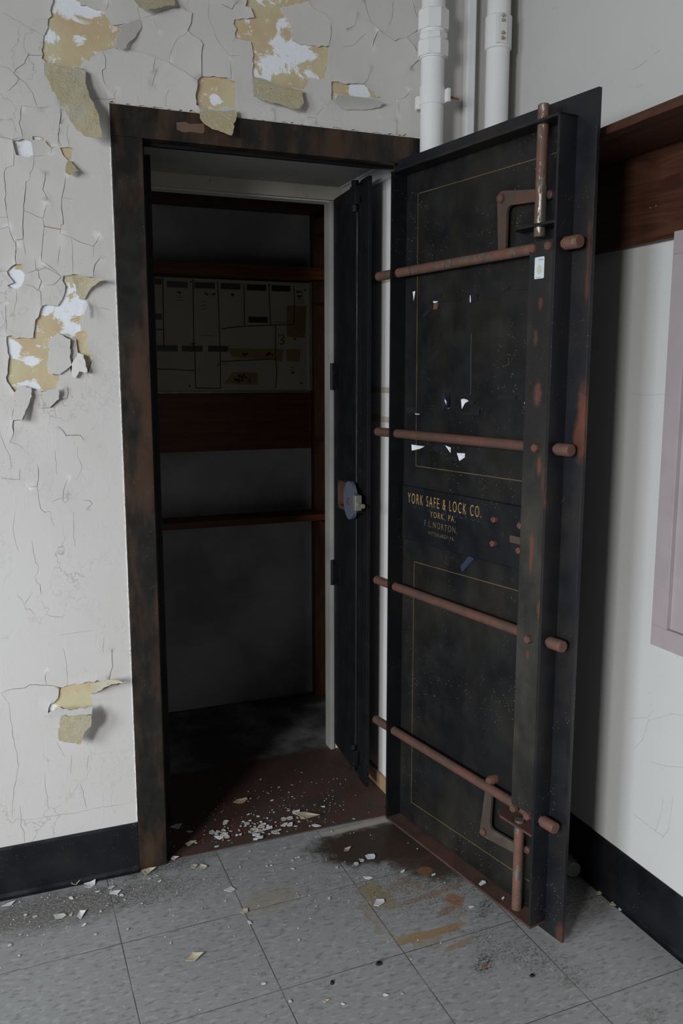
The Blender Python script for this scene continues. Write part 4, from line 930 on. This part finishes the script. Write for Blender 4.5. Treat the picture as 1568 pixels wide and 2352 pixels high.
big = [(343,2003,.030,.5,CHIPC,'curled grey paint chip at the foot of the left frame post, largest there'),
 (207,2033,.022,.25,CHIPW,'pale domed paint chip near the left baseboard, left of the frame post'),
 (264,2051,.018,.1,CHIPW,'flat white paint chip with a dark dot, on the tile seam left of the frame'),
 (21,2078,.017,.1,CHIPW,'grey-white paint chip at the far left edge of the floor'),
 (186,2102,.020,.4,CHIPW,'long rough white paint chip on the dirty tile at the left'),
 (173,2031,.012,.6,CHIPC,'small crumpled paint chip against the left baseboard'),
 (138,2106,.017,.15,CHIP,'dusty grey paint chip lying in the dirt patch at the left'),
 (444,2202,.026,.2,CHIPC,'yellowish translucent paint chip alone on the lower left tiles'),
 (400,1974,.014,.3,CHIP,'paint chip leaning on the tile edge beside the left frame post'),
 (468,1993,.015,.35,CHIPC,'paler of two yellowish chips on the tile near the doorway'),
 (446,1991,.012,.25,CHIPC,'left of two yellowish chips on the tile near the doorway'),
 (530,2045,.018,.05,CHIP,'thin sliver of paint lying across a tile seam'),
 (561,2095,.016,.15,CHIPC,'paint chip sitting where four tiles meet, left of centre'),
 (438,1939,.025,.3,CHIPC,'leaf-shaped yellowish chip on the dark threshold at the left'),
 (701,1873,.040,.15,CHIPC,'largest yellowish paint chip, on the maroon floor just inside the doorway'),
 (872,2073,.024,.1,CHIPW,'large white four-sided paint chip on the stained tile in front of the door'),
 (852,1969,.020,.15,CHIPW,'white pointed chip at the front of the brown stain'),
 (797,1952,.016,.15,CHIPC,'cream chip on the left part of the brown stain'),
 (846,2017,.012,.1,CHIPW,'small white chip between brown stain and yellow stain'),
 (995,2011,.010,.1,CHIPW,'small white chip beside the orange rust spot'),
 (925,2003,.009,.1,CHIPW,'tiny white chip in the middle of the grey grit'),
 (1082,2085,.009,.1,CHIPW,'tiny pale chip on the gritty tile near the bottom rod'),
 (1379,2052,.014,.1,CHIPC,'pale chip on the floor at the foot of the right baseboard'),
 (1415,2078,.020,.1,CHIPC,'larger cream chip touching the right baseboard, nearest the camera of three'),
 (1424,2089,.010,.1,CHIPW,'small white chip under the larger one at the right baseboard'),
 (750,2301,.010,.3,CHIPC,'small yellowish chip near the bottom edge of the photo'),
 (553,1842,.030,.2,CHIPC,'grey-yellow chip inside the dark doorway, behind the white scatter'),
 (402,1900,.022,.1,CHIP,'dim grey chip deep beside the left leaf inside the doorway')]
for i, (x, y, r, c, mt, lb) in enumerate(big):
    p = on_floor(x, y); put(chip_mesh('paint_chip', 100+i, r, c, mt), p[0], p[1], rng.uniform(-.6, .6), lb, z=.0036 if 2.24 < p[1] < 2.29 else 0)
for (x, y, lb) in ((1110, 2002, 'white three-cornered paper-like chip lying on the rusty bottom ledge of the vault door'), (1156, 2029, 'tiny white flake on the bottom ledge of the vault door near the rod')):
    w_, z_ = D(x, y, .03); p = vd.matrix_basis if False else None
    ca, sa = math.cos(vd.rotation_euler.z), math.sin(vd.rotation_euler.z); w_ = D(x, y, .028)[0]
    X = Hg[0]+ca*w_+sa*.028; Y = Hg[1]+sa*w_-ca*.028
    put(chip_mesh('paint_chip', x, .017 if x < 1130 else .008, .05, CHIPW), X, Y, .4, lb, z=ZB)
small = [chip_mesh('paint_chip', 300+k, r, c, mt) for k, (r, c, mt) in enumerate([(.013, .10, CHIPW), (.009, .1, CHIP), (.016, .08, CHIPW), (.007, .1, CHIPC), (.010, .2, CHIPC), (.006, .1, CHIPW), (.015, .08, CHIP), (.005, .2, CHIPW)])]
def scatter(n, cx, cy, sx, sy, label, group, ok, smin=.5, smax=1.2):
    k = 0
    while k < n:
        x, y = rng.gauss(cx, sx), rng.gauss(cy, sy)
        if not ok(x, y): continue
        put(rng.choice(small), x, y, rng.uniform(0, 6.28), label, group, z=(.0038 if 2.24 < y < 2.292 else .0)+rng.uniform(0, .0015), s=rng.uniform(smin, smax), tilt=rng.uniform(-.12, .12)); k += 1
inv = lambda x, y: .40 < x < 1.03 and 2.25 < y < 2.7
scatter(75, .62, 2.315, .085, .030, 'small pale paint flake in the dense white scatter along the doorway threshold', 'paint flakes heaped on the threshold', inv, .5, 1.25)
scatter(40, .78, 2.42, .16, .13, 'tiny paint flake strewn thinly over the maroon floor inside the doorway', 'paint flakes on the maroon floor', inv, .3, .6)
scatter(36, .60, 2.05, .22, .11, 'tiny paint flake on the grey tiles in front of the doorway', 'paint flakes on the tiles before the doorway', lambda x, y: y < 2.22 and x < 1.0, .3, .75)
scatter(26, .13, 2.10, .16, .08, 'tiny paint flake in the dirt along the left baseboard', 'paint flakes by the left baseboard', lambda x, y: y < 2.205 and x < .36 and x > -.15, .3, .8)
scatter(26, .62, 1.5, .33, .25, 'tiny paint flake alone on the open grey tiles', 'paint flakes on the open tiles', lambda x, y: y < 1.9 and (x < .95), .25, .6)
for (x, y, r, lb) in ((869, 2213, .008, 'black crumb on a tile seam left of the stain'), (1224, 2243, .007, 'round black crumb on the floor in front of the door corner'), (763, 2258, .006, 'small black crumb near the bottom centre of the floor')):
    p = on_floor(x, y); m = MB(); g = random.Random(x)
    for k in range(4): 
        q = Vector((g.uniform(-.5, .5)*r, g.uniform(-.5, .5)*r, 0)); m.lathe(q, (0, 0, 1), [(r*.5, 0), (r*.75, r*.25), (r*.35, r*.6)], 7)
    o = obj('debris_crumb', m, CRUD); o.location = (p[0], p[1], 0); o['label'] = lb; o['category'] = 'debris'
# fine dust crumbs nobody could count
m = MB(); g = random.Random(9)
for k in range(420):
    t = g.random()
    if t < .25: x, y = g.uniform(-.15, .36), 2.205-abs(g.gauss(0, .09))
    elif t < .7: x, y = g.gauss(.75, .2), g.gauss(2.36, .10)
    else: x, y = g.gauss(.65, .3), g.gauss(2.0, .25)
    if (.40 < x < 1.05 and 2.25 < y < 2.7) or (y < 2.21 and x < 1.1): 
        z = .0036 if 2.24 < y < 2.292 else 0; r = g.uniform(.0005, .0015)
        m.box((x-r, y-r*.7, z), (x+r, y+r*.7, z+r), g.randint(0, 1), None)
o = obj('paint_dust', m, [CHIPW, CHIP]); o['kind'] = 'stuff'; o['label'] = 'fine crumbs of fallen paint sprinkled over the floor and threshold'; o['category'] = 'paint dust'
